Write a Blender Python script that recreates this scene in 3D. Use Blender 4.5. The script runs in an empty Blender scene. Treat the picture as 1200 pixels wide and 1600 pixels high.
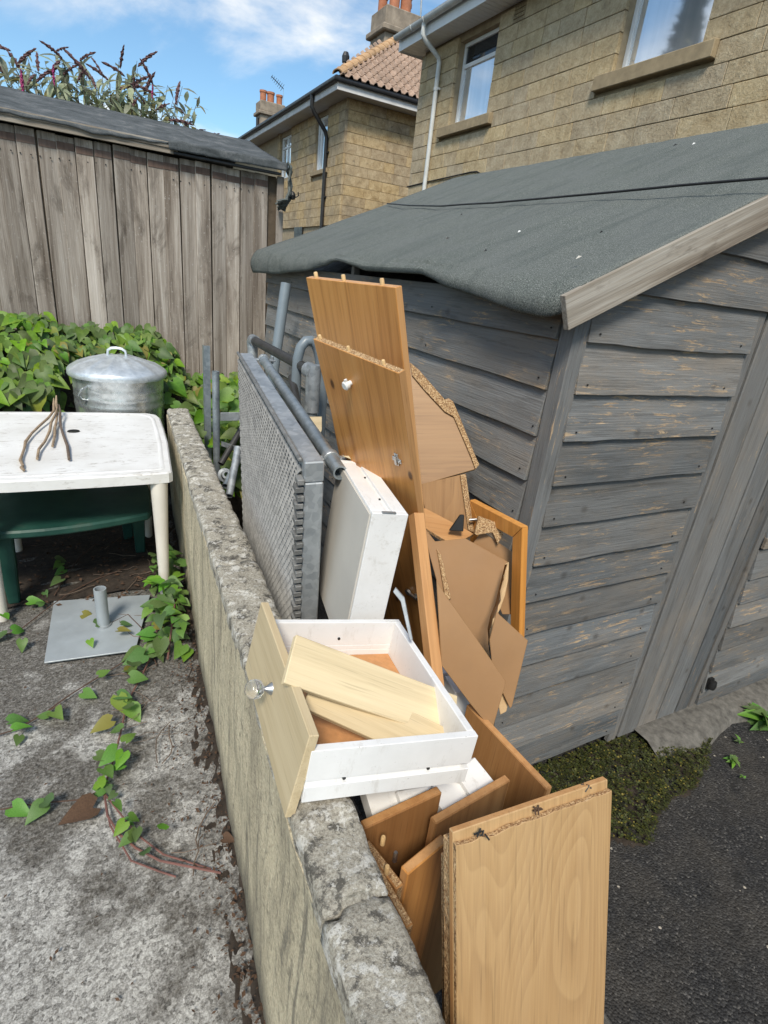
import bpy, bmesh, math, random
from mathutils import Vector, Matrix, noise as mnoise
random.seed(11)
S = bpy.context.scene
COL = S.collection
V = Vector
# ------------------------------------------------------------------ camera, sky, sun, exposure
RC = Matrix(((0.88472768, 0.08915285, -0.45750267), (-0.45344465, 0.39186626, -0.80051782), (0.10791141, 0.91569242, 0.38712081)))
CAMZ = 1.45
FPX = 855.0
cam = bpy.data.cameras.new('camera')
cam.sensor_fit = 'VERTICAL'; cam.sensor_height = 36.0; cam.lens = FPX / 1600 * 36.0
cam.clip_start = 0.02; cam.clip_end = 2000
camo = bpy.data.objects.new('camera', cam); COL.objects.link(camo)
camo.matrix_world = Matrix.Translation((0, 0, CAMZ)) @ RC.to_4x4()
S.camera = camo
SUN_EL = math.radians(50); SUN_DIR = V((-0.55, -0.83)).normalized()   # horizontal direction towards the sun
world = bpy.data.worlds.new('World'); S.world = world; world.use_nodes = True
wn = world.node_tree; wn.nodes.clear()
def build_world():
    nd = wn.nodes; lk = wn.links
    out = nd.new('ShaderNodeOutputWorld'); bg = nd.new('ShaderNodeBackground'); bg.inputs['Strength'].default_value = 0.064
    sky = nd.new('ShaderNodeTexSky'); sky.sky_type = 'NISHITA'; sky.sun_disc = False
    sky.sun_elevation = SUN_EL; sky.sun_rotation = math.atan2(SUN_DIR.x, SUN_DIR.y)
    sky.air_density = 1.0; sky.dust_density = 0.6; sky.ozone_density = 2.0; sky.altitude = 50
    tc = nd.new('ShaderNodeTexCoord'); sep = nd.new('ShaderNodeSeparateXYZ'); lk.new(tc.outputs['Generated'], sep.inputs[0])
    add = nd.new('ShaderNodeMath'); add.operation = 'ADD'; add.inputs[1].default_value = 0.22; lk.new(sep.outputs[2], add.inputs[0])
    mx = nd.new('ShaderNodeMath'); mx.operation = 'MAXIMUM'; mx.inputs[1].default_value = 0.12; lk.new(add.outputs[0], mx.inputs[0])
    div = nd.new('ShaderNodeVectorMath'); div.operation = 'DIVIDE'
    cmb = nd.new('ShaderNodeCombineXYZ')
    for i in range(3): lk.new(mx.outputs[0], cmb.inputs[i])
    lk.new(tc.outputs['Generated'], div.inputs[0]); lk.new(cmb.outputs[0], div.inputs[1])
    n1 = nd.new('ShaderNodeTexNoise'); n1.inputs['Scale'].default_value = 1.7; n1.inputs['Detail'].default_value = 9; n1.inputs['Roughness'].default_value = 0.56; n1.inputs['Distortion'].default_value = 0.5
    mp = nd.new('ShaderNodeMapping'); mp.inputs['Location'].default_value = (3.1, 1.4, 0.0); mp.inputs['Scale'].default_value = (1.0, 0.8, 1)
    lk.new(div.outputs[0], mp.inputs[0]); lk.new(mp.outputs[0], n1.inputs['Vector'])
    rp = nd.new('ShaderNodeValToRGB'); rp.color_ramp.elements[0].position = 0.43; rp.color_ramp.elements[1].position = 0.74
    rp.color_ramp.interpolation = 'EASE'
    lk.new(n1.outputs['Fac'], rp.inputs[0])
    tint = nd.new('ShaderNodeMixRGB'); tint.blend_type = 'MULTIPLY'; tint.inputs[0].default_value = 1.0; tint.inputs[2].default_value = (0.80, 0.98, 1.0, 1)
    lk.new(sky.outputs[0], tint.inputs[1])
    mix = nd.new('ShaderNodeMixRGB'); mix.inputs[2].default_value = (7.0, 6.8, 6.4, 1)
    lk.new(rp.outputs[0], mix.inputs[0]); lk.new(tint.outputs[0], mix.inputs[1]); lk.new(mix.outputs[0], bg.inputs[0]); lk.new(bg.outputs[0], out.inputs[0])
build_world()
sl = bpy.data.lights.new('sun', 'SUN'); sl.energy = 1.5; sl.angle = math.radians(14); sl.color = (1.0, 0.92, 0.80)
suno = bpy.data.objects.new('sun', sl); COL.objects.link(suno)
sd = V((SUN_DIR.x * math.cos(SUN_EL), SUN_DIR.y * math.cos(SUN_EL), math.sin(SUN_EL)))
suno.rotation_euler = sd.to_track_quat('Z', 'Y').to_euler(); suno.location = (20, -20, 20)
S.view_settings.view_transform = 'Standard'; S.view_settings.look = 'None'
S.view_settings.exposure = 1.46; S.view_settings.gamma = 1.0; S.view_settings.use_curve_mapping = False

# ------------------------------------------------------------------ pixel helpers: a pixel of the 1200x1600 photograph -> a point on a plane
CP = V((0, 0, CAMZ))
def ray(px, py): return RC @ V(((px - 600) / FPX, -(py - 800) / FPX, -1.0))
def onax(ax, val, px, py):
    r = ray(px, py); return CP + r * ((val - CP[ax]) / r[ax])
def onz(z, px, py): return onax(2, z, px, py)
def onpl(p0, n, px, py):
    n = V(n); r = ray(px, py); return CP + r * (n.dot(V(p0) - CP) / n.dot(r))

# ------------------------------------------------------------------ object helpers
WM = {}
def tag(o, label=None, cat=None, group=None, kind=None):
    if label: o['label'] = label
    if cat: o['category'] = cat
    if group: o['group'] = group
    if kind: o['kind'] = kind
    return o
def link(o, M, parent=None):
    COL.objects.link(o)
    WM[o.name] = M.copy()
    if parent is not None:
        o.parent = parent; o.matrix_parent_inverse = Matrix.Identity(4)
        o.matrix_basis = WM[parent.name].inverted() @ M
    else:
        o.matrix_basis = M
    return o
def thing(name, label, cat, loc=(0, 0, 0), group=None):
    o = bpy.data.objects.new(name, None); o.empty_display_size = 0.1
    link(o, Matrix.Translation(loc)); return tag(o, label, cat, group)
def mesh(name, vs, fs, mats, mi=None, smooth=False, bevel=0.0, bseg=1):
    me = bpy.data.meshes.new(name); me.from_pydata([tuple(v) for v in vs], [], [tuple(f) for f in fs])
    if not isinstance(mats, (list, tuple)): mats = [mats]
    for m in mats: me.materials.append(m)
    if mi:
        for p, i in zip(me.polygons, mi): p.material_index = i
    if bevel > 0:
        bm = bmesh.new(); bm.from_mesh(me)
        bmesh.ops.bevel(bm, geom=[e for e in bm.edges if len(e.link_faces) == 2 and e.calc_face_angle(0) > 0.4], offset=bevel, segments=bseg, affect='EDGES', profile=0.6)
        bm.to_mesh(me); bm.free()
    if smooth:
        for p in me.polygons: p.use_smooth = True
    me.update(); return me
I4 = Matrix.Identity(4)
def obj(name, me, parent=None, M=I4): return link(bpy.data.objects.new(name, me), M, parent)
class MB:
    def __init__(s): s.v = []; s.f = []; s.m = []
    def add(s, vs, fs, mi=0):
        b = len(s.v); s.v += [V(v) for v in vs]; s.f += [tuple(i + b for i in f) for f in fs]; s.m += [mi] * len(fs); return s
    def box(s, a, b, mi=0, M=None):
        x0, y0, z0 = a; x1, y1, z1 = b
        vs = [V((x, y, z)) for z in (z0, z1) for y in (y0, y1) for x in (x0, x1)]
        if M: vs = [M @ v for v in vs]
        return s.add(vs, [(0, 2, 3, 1), (4, 5, 7, 6), (0, 1, 5, 4), (2, 6, 7, 3), (0, 4, 6, 2), (1, 3, 7, 5)], mi)
    def tube(s, pts, r, n=10, cap=True, mi=0):
        pts = [V(p) for p in pts]; rs = r if isinstance(r, (list, tuple)) else [r] * len(pts)
        up = V((0, 0, 1)); rings = []; prev = None
        for i, p in enumerate(pts):
            d = (pts[min(i + 1, len(pts) - 1)] - pts[max(i - 1, 0)]).normalized()
            if prev is None: a = d.cross(up if abs(d.z) < 0.95 else V((1, 0, 0))).normalized()
            else: a = (prev - d * prev.dot(d)).normalized()
            prev = a; b = d.cross(a)
            rings.append([p + (a * math.cos(t) + b * math.sin(t)) * rs[i] for t in [2 * math.pi * k / n for k in range(n)]])
        vs = [v for r_ in rings for v in r_]; fs = []
        for i in range(len(pts) - 1):
            for k in range(n):
                k2 = (k + 1) % n; fs.append((i * n + k, i * n + k2, (i + 1) * n + k2, (i + 1) * n + k))
        if cap: fs.append(tuple(range(n - 1, -1, -1))); fs.append(tuple((len(pts) - 1) * n + k for k in range(n)))
        return s.add(vs, fs, mi)
    def lathe(s, prof, n=32, c=(0, 0, 0), mi=0, fn=None):
        vs = []; fs = []; c = V(c)
        for (r, z) in prof:
            for k in range(n):
                t = 2 * math.pi * k / n; rr = r if fn is None else fn(r, z, t)
                vs.append(c + V((rr * math.cos(t), rr * math.sin(t), z)))
        for i in range(len(prof) - 1):
            for k in range(n):
                k2 = (k + 1) % n; fs.append((i * n + k, i * n + k2, (i + 1) * n + k2, (i + 1) * n + k))
        return s.add(vs, fs, mi)
    def build(s, name, mats, parent=None, M=I4, smooth=False, bevel=0.0, bseg=1):
        return obj(name, mesh(name, s.v, s.f, mats, s.m, smooth, bevel, bseg), parent, M)
def autosmooth(o, ang=0.7):
    bm = bmesh.new(); bm.from_mesh(o.data)
    for f in bm.faces: f.smooth = True
    for e in bm.edges:
        e.smooth = not (len(e.link_faces) == 2 and e.calc_face_angle(0) > ang)
    bm.to_mesh(o.data); bm.free(); return o
def frame(O, U, Vv):
    U = V(U).normalized(); Vv = V(Vv); Vv = (Vv - U * U.dot(Vv)).normalized(); N = U.cross(Vv)
    return Matrix(((U.x, Vv.x, N.x, O[0]), (U.y, Vv.y, N.y, O[1]), (U.z, Vv.z, N.z, O[2]), (0, 0, 0, 1)))
def slabmesh(name, poly, t, mats, bevel=0.0012, edge=0):
    """outline poly in (u, v), grain along v, extruded from w=0 to w=t; side faces use material slot edge"""
    a = sum(poly[i][0] * poly[(i + 1) % len(poly)][1] - poly[(i + 1) % len(poly)][0] * poly[i][1] for i in range(len(poly)))
    if a < 0: poly = poly[::-1]
    n = len(poly); vs = [(u, v, 0) for u, v in poly] + [(u, v, t) for u, v in poly]
    fs = [tuple(range(n - 1, -1, -1)), tuple(range(n, 2 * n))] + [(i, (i + 1) % n, n + (i + 1) % n, n + i) for i in range(n)]
    return mesh(name, vs, fs, mats, [0, 0] + [edge] * n, bevel=bevel)
def board(name, O, U, Vv, w, l, t, mats, parent=None, edge=0, bevel=0.0012, poly=None):
    return obj(name, slabmesh(name, poly or [(0, 0), (w, 0), (w, l), (0, l)], t, mats, bevel, edge), parent, frame(O, U, Vv))
def pboard(name, pix, p0, n, grain, t, mats, parent=None, edge=0, bevel=0.001):
    """a board whose front face lies on plane (p0, n), outlined by photograph pixels, thickness t away from the camera"""
    n = V(n).normalized(); g = V(grain); g = (g - n * n.dot(g)).normalized(); u = g.cross(n)
    P = [onpl(p0, n, *q) for q in pix]; O = P[0]
    poly = [((p - O).dot(u), (p - O).dot(g)) for p in P]
    return obj(name, slabmesh(name, poly, t, mats, bevel, edge), parent, frame(O - n * t, u, g))
def nz(x, y=0.0, z=0.0): return mnoise.noise(V((x, y, z)))
def ctree(o, parent, M):
    """copy of a part and its sub-parts, sharing mesh data"""
    c = o.copy(); link(c, M, parent); return c

# ------------------------------------------------------------------ materials
class G:
    def __init__(s, name, rough=0.7, metal=0.0, spec=0.4):
        s.m = bpy.data.materials.new(name); s.m.use_nodes = True; s.nt = s.m.node_tree; s.n = s.nt.nodes; s.l = s.nt.links
        s.b = s.n['Principled BSDF']; s.b.inputs['Roughness'].default_value = rough; s.b.inputs['Metallic'].default_value = metal
        s.b.inputs['Specular IOR Level'].default_value = spec
        s.tc = s.n.new('ShaderNodeTexCoord'); s.oi = None
    def rnd(s):
        if s.oi is None: s.oi = s.n.new('ShaderNodeObjectInfo')
        return s.oi.outputs['Random']
    def set(s, sock, v):
        if hasattr(v, 'is_output') or isinstance(v, bpy.types.NodeSocket): s.l.new(v, sock)
        elif isinstance(v, (tuple, list)) and len(v) == 3 and sock.type == 'RGBA': sock.default_value = (*v, 1)
        else: sock.default_value = v
    def co(s, scale=(1, 1, 1), rnd=True, src='Object', rot=(0, 0, 0)):
        mp = s.n.new('ShaderNodeMapping'); mp.inputs['Scale'].default_value = scale; mp.inputs['Rotation'].default_value = rot
        if rnd:
            va = s.n.new('ShaderNodeVectorMath'); va.operation = 'ADD'
            mu = s.math('MULTIPLY', s.rnd(), 61.0)
            s.l.new(s.tc.outputs[src], va.inputs[0]); s.l.new(mu, va.inputs[1]); s.l.new(va.outputs[0], mp.inputs[0])
        else: s.l.new(s.tc.outputs[src], mp.inputs[0])
        return mp.outputs[0]
    def math(s, op, a, b=0.0, c=0.0):
        n = s.n.new('ShaderNodeMath'); n.operation = op
        for i, x in enumerate((a, b, c)): s.set(n.inputs[i], x)
        return n.outputs[0]
    def noise(s, vec, scale, detail=4, rough=0.55, dist=0.0):
        n = s.n.new('ShaderNodeTexNoise'); s.l.new(vec, n.inputs['Vector'])
        n.inputs['Scale'].default_value = scale; n.inputs['Detail'].default_value = detail; n.inputs['Roughness'].default_value = rough; n.inputs['Distortion'].default_value = dist
        return n.outputs['Fac']
    def vor(s, vec, scale, feat='F1', out='Distance', rnd=1.0, dim='3D'):
        n = s.n.new('ShaderNodeTexVoronoi'); n.voronoi_dimensions = dim; n.feature = feat; s.l.new(vec, n.inputs['Vector']); n.inputs['Scale'].default_value = scale
        n.inputs['Randomness'].default_value = rnd; return n.outputs[out]
    def wave(s, vec, scale, dist, detail=2, dscale=1.0, axis='X'):
        n = s.n.new('ShaderNodeTexWave'); n.wave_type = 'BANDS'; n.bands_direction = axis; s.l.new(vec, n.inputs['Vector'])
        n.inputs['Scale'].default_value = scale; n.inputs['Distortion'].default_value = dist; n.inputs['Detail'].default_value = detail; n.inputs['Detail Scale'].default_value = dscale
        return n.outputs['Fac']
    def ramp(s, fac, stops, interp='LINEAR'):
        n = s.n.new('ShaderNodeValToRGB'); cr = n.color_ramp; cr.interpolation = interp
        while len(cr.elements) < len(stops): cr.elements.new(0.5)
        for e, (p, c) in zip(cr.elements, stops):
            e.position = p; e.color = (c, c, c, 1) if isinstance(c, (int, float)) else (*c, 1)
        s.set(n.inputs[0], fac); return n.outputs[0]
    def mix(s, fac, a, b, op='MIX'):
        n = s.n.new('ShaderNodeMixRGB'); n.blend_type = op
        for i, x in enumerate((fac, a, b)): s.set(n.inputs[i], x)
        return n.outputs[0]
    def hsv(s, col, h=0.5, sat=1.0, val=1.0):
        n = s.n.new('ShaderNodeHueSaturation'); s.set(n.inputs['Hue'], h); s.set(n.inputs['Saturation'], sat); s.set(n.inputs['Value'], val); s.set(n.inputs['Color'], col); return n.outputs[0]
    def vary(s, col, lo=0.85, hi=1.15):
        return s.hsv(col, val=s.math('MULTIPLY_ADD', s.rnd(), hi - lo, lo))
    def bump(s, h, strength=0.4, dist=0.005, prev=None):
        n = s.n.new('ShaderNodeBump'); n.inputs['Strength'].default_value = strength; n.inputs['Distance'].default_value = dist
        s.set(n.inputs['Height'], h)
        if prev is not None: s.l.new(prev, n.inputs['Normal'])
        return n.outputs[0]
    def geo(s, what='Normal'):
        return s.n.new('ShaderNodeNewGeometry').outputs[what]
    def sep(s, vec):
        n = s.n.new('ShaderNodeSeparateXYZ'); s.l.new(vec, n.inputs[0]); return n.outputs
    def done(s, color=None, bump=None, rough=None, **kw):
        if color is not None: s.set(s.b.inputs['Base Color'], color)
        if bump is not None: s.l.new(bump, s.b.inputs['Normal'])
        if rough is not None: s.set(s.b.inputs['Roughness'], rough)
        for k, v in kw.items(): s.set(s.b.inputs[k.replace('_', ' ')], v)
        return s.m
def m_plain(name, col, rough=0.6, metal=0.0, spec=0.4, var=0.12, scale=9.0, bump=0.0, vary=False):
    g = G(name, rough, metal, spec); c = g.co()
    n = g.noise(c, scale, 6, 0.6)
    k = g.ramp(n, [(0.25, tuple(x * (1 - var) for x in col)), (0.75, tuple(min(1, x * (1 + var)) for x in col))])
    if vary: k = g.vary(k, 0.85, 1.12)
    b = g.bump(g.noise(c, scale * 12, 4, 0.6), bump, 0.003) if bump else None
    rr = g.ramp(g.noise(c, scale * 2.3, 5), [(0.3, max(0.02, rough - 0.1)), (0.7, min(1, rough + 0.12))])
    return g.done(k, b, rr)
def m_wood(name, dark, mid, light, ring=22.0, stretch=0.055, dist=5.0, rough=0.5, knots=0, fine=0.35, bump=0.08, contrast=1.0, spec=0.35, streak=0.35, lines=0.0):
    g = G(name, rough, 0, spec)
    c = g.co((1, stretch, 1)); c2 = g.co((1, 0.02, 1))
    w = g.noise(c, 3.2, 3, 0.5, 0.3)
    ph = g.math('MULTIPLY', w, ring)
    rings = g.math('FRACT', ph)
    tri = g.ramp(rings, [(0.0, 0.0), (0.72, 1.0), (1.0, 0.0)])
    lowc = g.noise(c, 1.7, 2)
    base = g.ramp(tri, [(0.0, mid), (1.0 / contrast if contrast > 1 else 1.0, dark)])
    base = g.mix(0.5, base, mid)
    if lines: base = g.mix(g.ramp(rings, [(0.0, 0.0), (0.70, 0.0), (0.92, lines), (1.0, 0.0)]), base, tuple(x * 0.8 for x in dark))
    base = g.mix(g.ramp(lowc, [(0.35, 0.0), (0.7, 0.75)]), base, light)
    fib = g.noise(c2, 420, 3, 0.7)
    base = g.mix(fine, base, g.ramp(fib, [(0.3, tuple(x * 0.72 for x in dark)), (0.7, light)]), 'SOFT_LIGHT')
    stk = g.noise(g.co((1, 0.025, 1)), 55, 4, 0.6)
    base = g.mix(streak, base, g.ramp(stk, [(0.32, tuple(x * 0.75 for x in dark)), (0.5, mid), (0.7, light)]))
    pores = g.ramp(g.noise(g.co((1, 0.03, 1)), 260, 2, 0.5), [(0.60, 0.0), (0.70, 0.35)])
    base = g.mix(pores, base, tuple(x * 0.6 for x in dark))
    if knots:
        kc = g.co((1, 0.55, 0.2)); d = g.vor(kc, knots, 'F1', dim='2D')
        km = g.ramp(d, [(0.0, 1.0), (0.030, 1.0), (0.055, 0.0)])
        kr = g.ramp(d, [(0.02, 0.0), (0.05, 0.4), (0.15, 0.0)])
        base = g.mix(kr, base, dark)
        base = g.mix(km, base, tuple(x * 0.33 for x in dark))
    base = g.vary(base, 0.86, 1.08)
    return g.done(base, g.bump(fib, bump, 0.001))
def build_materials():
    M = {}
    # pale speckled concrete of the patio with dark growth
    g = G('patio_concrete', 0.9, 0, 0.2); c = g.co(rnd=False)
    v1 = g.vor(c, 115, 'F1', 'Color'); v1s = g.sep(v1)[0]
    sp = g.ramp(v1s, [(0.0, (0.06, 0.056, 0.05)), (0.28, (0.20, 0.19, 0.175)), (0.6, (0.35, 0.34, 0.315)), (1.0, (0.56, 0.55, 0.515))])
    fine = g.noise(c, 420, 3, 0.7)
    sp = g.mix(0.5, sp, g.ramp(g.noise(c, 210, 4, 0.75), [(0.36, (0.04, 0.037, 0.033)), (0.5, (0.30, 0.295, 0.275)), (0.66, (0.70, 0.69, 0.66))]))
    big = g.noise(c, 1.5, 6, 0.62, 0.4); mid = g.noise(c, 6.5, 6, 0.68, 0.3)
    patch = g.math('ADD', g.math('MULTIPLY', big, 0.62), g.math('MULTIPLY', mid, 0.38))
    xx, yy, zz = g.sep(c)
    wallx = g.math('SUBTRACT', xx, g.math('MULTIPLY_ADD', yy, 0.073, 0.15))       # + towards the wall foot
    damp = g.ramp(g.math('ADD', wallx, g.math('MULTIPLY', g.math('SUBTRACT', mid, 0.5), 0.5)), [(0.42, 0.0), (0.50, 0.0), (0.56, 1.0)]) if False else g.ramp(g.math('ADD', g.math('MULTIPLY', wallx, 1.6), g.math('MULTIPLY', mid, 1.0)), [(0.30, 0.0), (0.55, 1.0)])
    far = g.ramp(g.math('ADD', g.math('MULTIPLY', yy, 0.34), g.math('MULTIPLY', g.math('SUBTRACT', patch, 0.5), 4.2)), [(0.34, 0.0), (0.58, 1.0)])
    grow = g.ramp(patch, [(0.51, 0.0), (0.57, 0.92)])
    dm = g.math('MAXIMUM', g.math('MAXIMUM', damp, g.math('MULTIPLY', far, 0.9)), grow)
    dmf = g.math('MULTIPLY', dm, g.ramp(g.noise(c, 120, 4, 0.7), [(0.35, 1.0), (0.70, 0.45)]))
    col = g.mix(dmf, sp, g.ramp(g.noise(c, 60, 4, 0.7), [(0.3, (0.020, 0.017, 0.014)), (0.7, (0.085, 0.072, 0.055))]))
    h = g.math('ADD', v1s, g.math('MULTIPLY', fine, 1.4))
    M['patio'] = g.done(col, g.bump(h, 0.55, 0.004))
    # wall side: streaked yellow grey render
    g = G('wall_render', 0.9, 0, 0.2); c = g.co(rnd=False)
    st = g.noise(g.co((2.0, 2.2, 0.42), rnd=False, rot=(0.22, 0, 0)), 3.6, 9, 0.72)
    st2 = g.noise(g.co((2.0, 5.0, 0.5), rnd=False, rot=(0.18, 0, 0)), 4.2, 9, 0.75)
    fine = g.noise(c, 190, 5, 0.75); gri = g.noise(c, 45, 6, 0.7)
    base = g.ramp(st, [(0.32, (0.27, 0.24, 0.18)), (0.45, (0.47, 0.41, 0.29)), (0.56, (0.60, 0.525, 0.37)), (0.74, (0.46, 0.41, 0.30))])
    base = g.mix(g.ramp(st2, [(0.535, 0.0), (0.63, 0.75)]), base, (0.15, 0.14, 0.115))
    base = g.mix(g.ramp(gri, [(0.52, 0.0), (0.66, 0.65)]), base, (0.15, 0.135, 0.105))
    base = g.mix(0.6, base, g.ramp(fine, [(0.3, 0.15), (0.7, 0.85)]), 'OVERLAY')
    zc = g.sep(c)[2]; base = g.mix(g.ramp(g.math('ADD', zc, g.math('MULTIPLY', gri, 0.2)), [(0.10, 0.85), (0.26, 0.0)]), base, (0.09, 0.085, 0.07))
    hh = g.math('ADD', g.math('MULTIPLY', fine, 0.8), g.math('MULTIPLY', gri, 1.2))
    M['wall_side'] = g.done(base, g.bump(hh, 0.7, 0.008))
    # wall top: lichen blotches black, white, grey
    g = G('wall_lichen', 0.93, 0, 0.2); c = g.co(rnd=False)
    n1 = g.noise(c, 26, 9, 0.74); n2 = g.noise(c, 95, 8, 0.78); n3 = g.noise(c, 5.0, 5, 0.6); n4 = g.noise(c, 210, 4, 0.75)
    base = g.ramp(n4, [(0.32, (0.20, 0.18, 0.145)), (0.5, (0.39, 0.36, 0.295)), (0.7, (0.56, 0.53, 0.45))])
    blk = g.math('ADD', g.math('MULTIPLY', n1, 0.55), g.math('ADD', g.math('MULTIPLY', n2, 0.3), g.math('MULTIPLY', n3, 0.15)))
    base = g.mix(g.ramp(blk, [(0.51, 0.0), (0.55, 0.88)]), base, g.ramp(n2, [(0.4, (0.032, 0.030, 0.027)), (0.65, (0.14, 0.13, 0.11))]))
    wh = g.math('ADD', g.math('MULTIPLY', g.noise(g.co((1, 1, 1), rnd=False, rot=(0, 0, 1.1)), 31, 9, 0.76), 0.7), g.math('MULTIPLY', n2, 0.3))
    base = g.mix(g.ramp(wh, [(0.525, 0.0), (0.56, 0.82)]), base, (0.68, 0.66, 0.60))
    M['wall_top'] = g.done(base, g.bump(g.math('ADD', n1, n2), 0.7, 0.01))
    # tarmac
    g = G('tarmac', 0.85, 0, 0.35); c = g.co(rnd=False)
    v = g.vor(c, 150, 'F1'); vc = g.sep(g.vor(c, 150, 'F1', 'Color'))[0]
    base = g.ramp(vc, [(0.0, (0.012, 0.012, 0.013)), (0.7, (0.030, 0.030, 0.031)), (0.93, (0.055, 0.054, 0.052)), (1.0, (0.11, 0.105, 0.10))])
    base = g.mix(g.ramp(g.noise(c, 3.2, 8, 0.7), [(0.42, 0.0), (0.66, 0.75)]), base, (0.060, 0.054, 0.046))
    base = g.mix(g.ramp(g.noise(c, 14, 6, 0.7), [(0.5, 0.0), (0.68, 0.6)]), base, (0.014, 0.013, 0.012))
    spk = g.ramp(g.sep(g.vor(c, 55, 'F1', 'Color'))[1], [(0.985, 0.0), (0.99, 1.0)])
    spk = g.math('MULTIPLY', spk, g.ramp(g.vor(c, 55, 'F1'), [(0.22, 1.0), (0.3, 0.0)]))
    base = g.mix(spk, base, (0.4, 0.36, 0.3))
    hh = g.math('ADD', g.math('MULTIPLY', v, -1.0), g.math('MULTIPLY', g.noise(c, 45, 4), 0.9))
    M['tarmac'] = g.done(base, g.bump(hh, 0.9, 0.006))
    M['soil'] = m_plain('soil', (0.035, 0.026, 0.019), 0.95, var=0.6, scale=40, bump=0.9)
    M['rough_concrete'] = m_plain('rough_concrete', (0.12, 0.113, 0.10), 0.9, var=0.55, scale=30, bump=0.8)
    # grey painted weatherboard, paint worn to bare timber
    def painted(name, tint, wear):
        g = G(name, 0.72, 0, 0.3); c = g.co((1, 0.10, 1)); cf = g.co((1, 0.018, 1)); c1 = g.co((1, 1, 1))
        gr = g.noise(cf, 260, 4, 0.7); rings = g.noise(c, 16, 5, 0.6, 1.0)
        base = g.ramp(rings, [(0.28, tuple(x * 0.62 for x in tint)), (0.5, tint), (0.75, tuple(x * 1.28 for x in tint))])
        base = g.mix(0.45, base, g.ramp(gr, [(0.3, 0.2), (0.7, 0.8)]), 'SOFT_LIGHT')
        base = g.mix(g.ramp(g.noise(g.co((1, 0.4, 1)), 6.0, 6, 0.7), [(0.48, 0.0), (0.68, 0.55)]), base, (0.225, 0.19, 0.152))
        base = g.mix(g.ramp(g.noise(g.co((1, 0.07, 1)), 70, 5, 0.75), [(0.38, 0.45), (0.45, 0.0)]), base, (0.062, 0.064, 0.066))
        d = g.vor(g.co((1, 0.8, 0.1)), 4.5, 'F1', dim='2D')
        base = g.mix(g.ramp(d, [(0.0, 0.6), (0.025, 0.5), (0.07, 0.0)]), base, (0.04, 0.036, 0.034))
        area = g.ramp(g.noise(c1, 5.5, 5, 0.65), [(0.46, 0.0), (0.60, 1.0)])
        streak = g.ramp(g.noise(g.co((1, 0.11, 1)), 75, 6, 0.78, 0.5), [(wear, 0.0), (wear + 0.045, 1.0)])
        base = g.mix(g.math('MULTIPLY', area, streak), base, g.ramp(gr, [(0.3, (0.26, 0.17, 0.095)), (0.7, (0.52, 0.39, 0.25))]))
        base = g.mix(g.math('MULTIPLY', g.math('FRACT', g.math('MULTIPLY', g.rnd(), 5.7)), 0.5), base, g.mix(0.5, base, (0.24, 0.20, 0.155)))
        base = g.vary(base, 0.74, 1.2)
        return g.done(base, g.bump(g.math('ADD', gr, g.math('MULTIPLY', rings, 0.8)), 0.75, 0.003))
    M['paint'] = painted('grey_painted_timber', (0.146, 0.156, 0.162), 0.548)
    M['paint_door'] = painted('grey_door_timber', (0.132, 0.140, 0.145), 0.595)
    # silvered cladding of the far shed
    g = G('silvered_timber', 0.85, 0, 0.2); c = g.co((1, 0.05, 1)); cf = g.co((1, 0.012, 1))
    gr = g.noise(cf, 230, 4, 0.7); lo = g.noise(c, 14, 5, 0.65, 0.6); c1 = g.co((1, 0.35, 1))
    base = g.ramp(lo, [(0.30, (0.14, 0.112, 0.088)), (0.45, (0.285, 0.245, 0.205)), (0.60, (0.41, 0.365, 0.315)), (0.76, (0.52, 0.475, 0.425))])
    base = g.mix(0.6, base, g.ramp(gr, [(0.3, 0.12), (0.7, 0.85)]), 'SOFT_LIGHT')
    base = g.mix(g.ramp(g.noise(c1, 5.0, 6, 0.75, 0.5), [(0.52, 0.0), (0.66, 0.8)]), base, (0.10, 0.082, 0.066))
    base = g.mix(g.ramp(g.noise(g.co((1, 0.5, 1)), 90, 3, 0.6), [(0.62, 0.0), (0.72, 0.55)]), base, (0.5, 0.48, 0.45))
    base = g.vary(base, 0.72, 1.22)
    M['silver'] = g.done(base, g.bump(g.math('ADD', gr, lo), 0.5, 0.003))
    M['redtop'] = m_wood('brown_timber_top', (0.10, 0.065, 0.05), (0.17, 0.115, 0.09), (0.24, 0.18, 0.15), rough=0.8)
    # weathered bare board
    g = G('bleached_timber', 0.8, 0, 0.2); c = g.co((1, 0.05, 1)); cf = g.co((1, 0.012, 1))
    gr = g.noise(cf, 210, 4, 0.7); lo = g.noise(c, 18, 5, 0.65, 0.8)
    base = g.ramp(lo, [(0.3, (0.15, 0.118, 0.09)), (0.5, (0.28, 0.245, 0.20)), (0.72, (0.42, 0.395, 0.35))])
    base = g.mix(0.6, base, g.ramp(gr, [(0.3, 0.1), (0.7, 0.85)]), 'SOFT_LIGHT')
    base = g.mix(g.ramp(g.noise(g.co((1, 0.3, 1)), 11, 5, 0.7), [(0.58, 0.0), (0.72, 0.8)]), base, (0.075, 0.06, 0.045))
    M['bleached'] = g.done(base, g.bump(gr, 0.5, 0.002))
    # furniture boards
    M['pine'] = m_wood('pine_veneer', (0.33, 0.14, 0.042), (0.545, 0.265, 0.082), (0.64, 0.345, 0.12), ring=34, stretch=0.035, knots=6.5, rough=0.33, fine=0.3, streak=0.55, lines=0.3)
    M['pine_edge'] = m_wood('pine_edge', (0.38, 0.185, 0.075), (0.52, 0.29, 0.125), (0.60, 0.37, 0.18), ring=9, stretch=0.03, rough=0.45)
    M['pine_dark'] = m_wood('pine_veneer_brown', (0.25, 0.115, 0.042), (0.38, 0.20, 0.078), (0.46, 0.265, 0.115), ring=60, stretch=0.06, knots=0, rough=0.45, lines=0.35)
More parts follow.
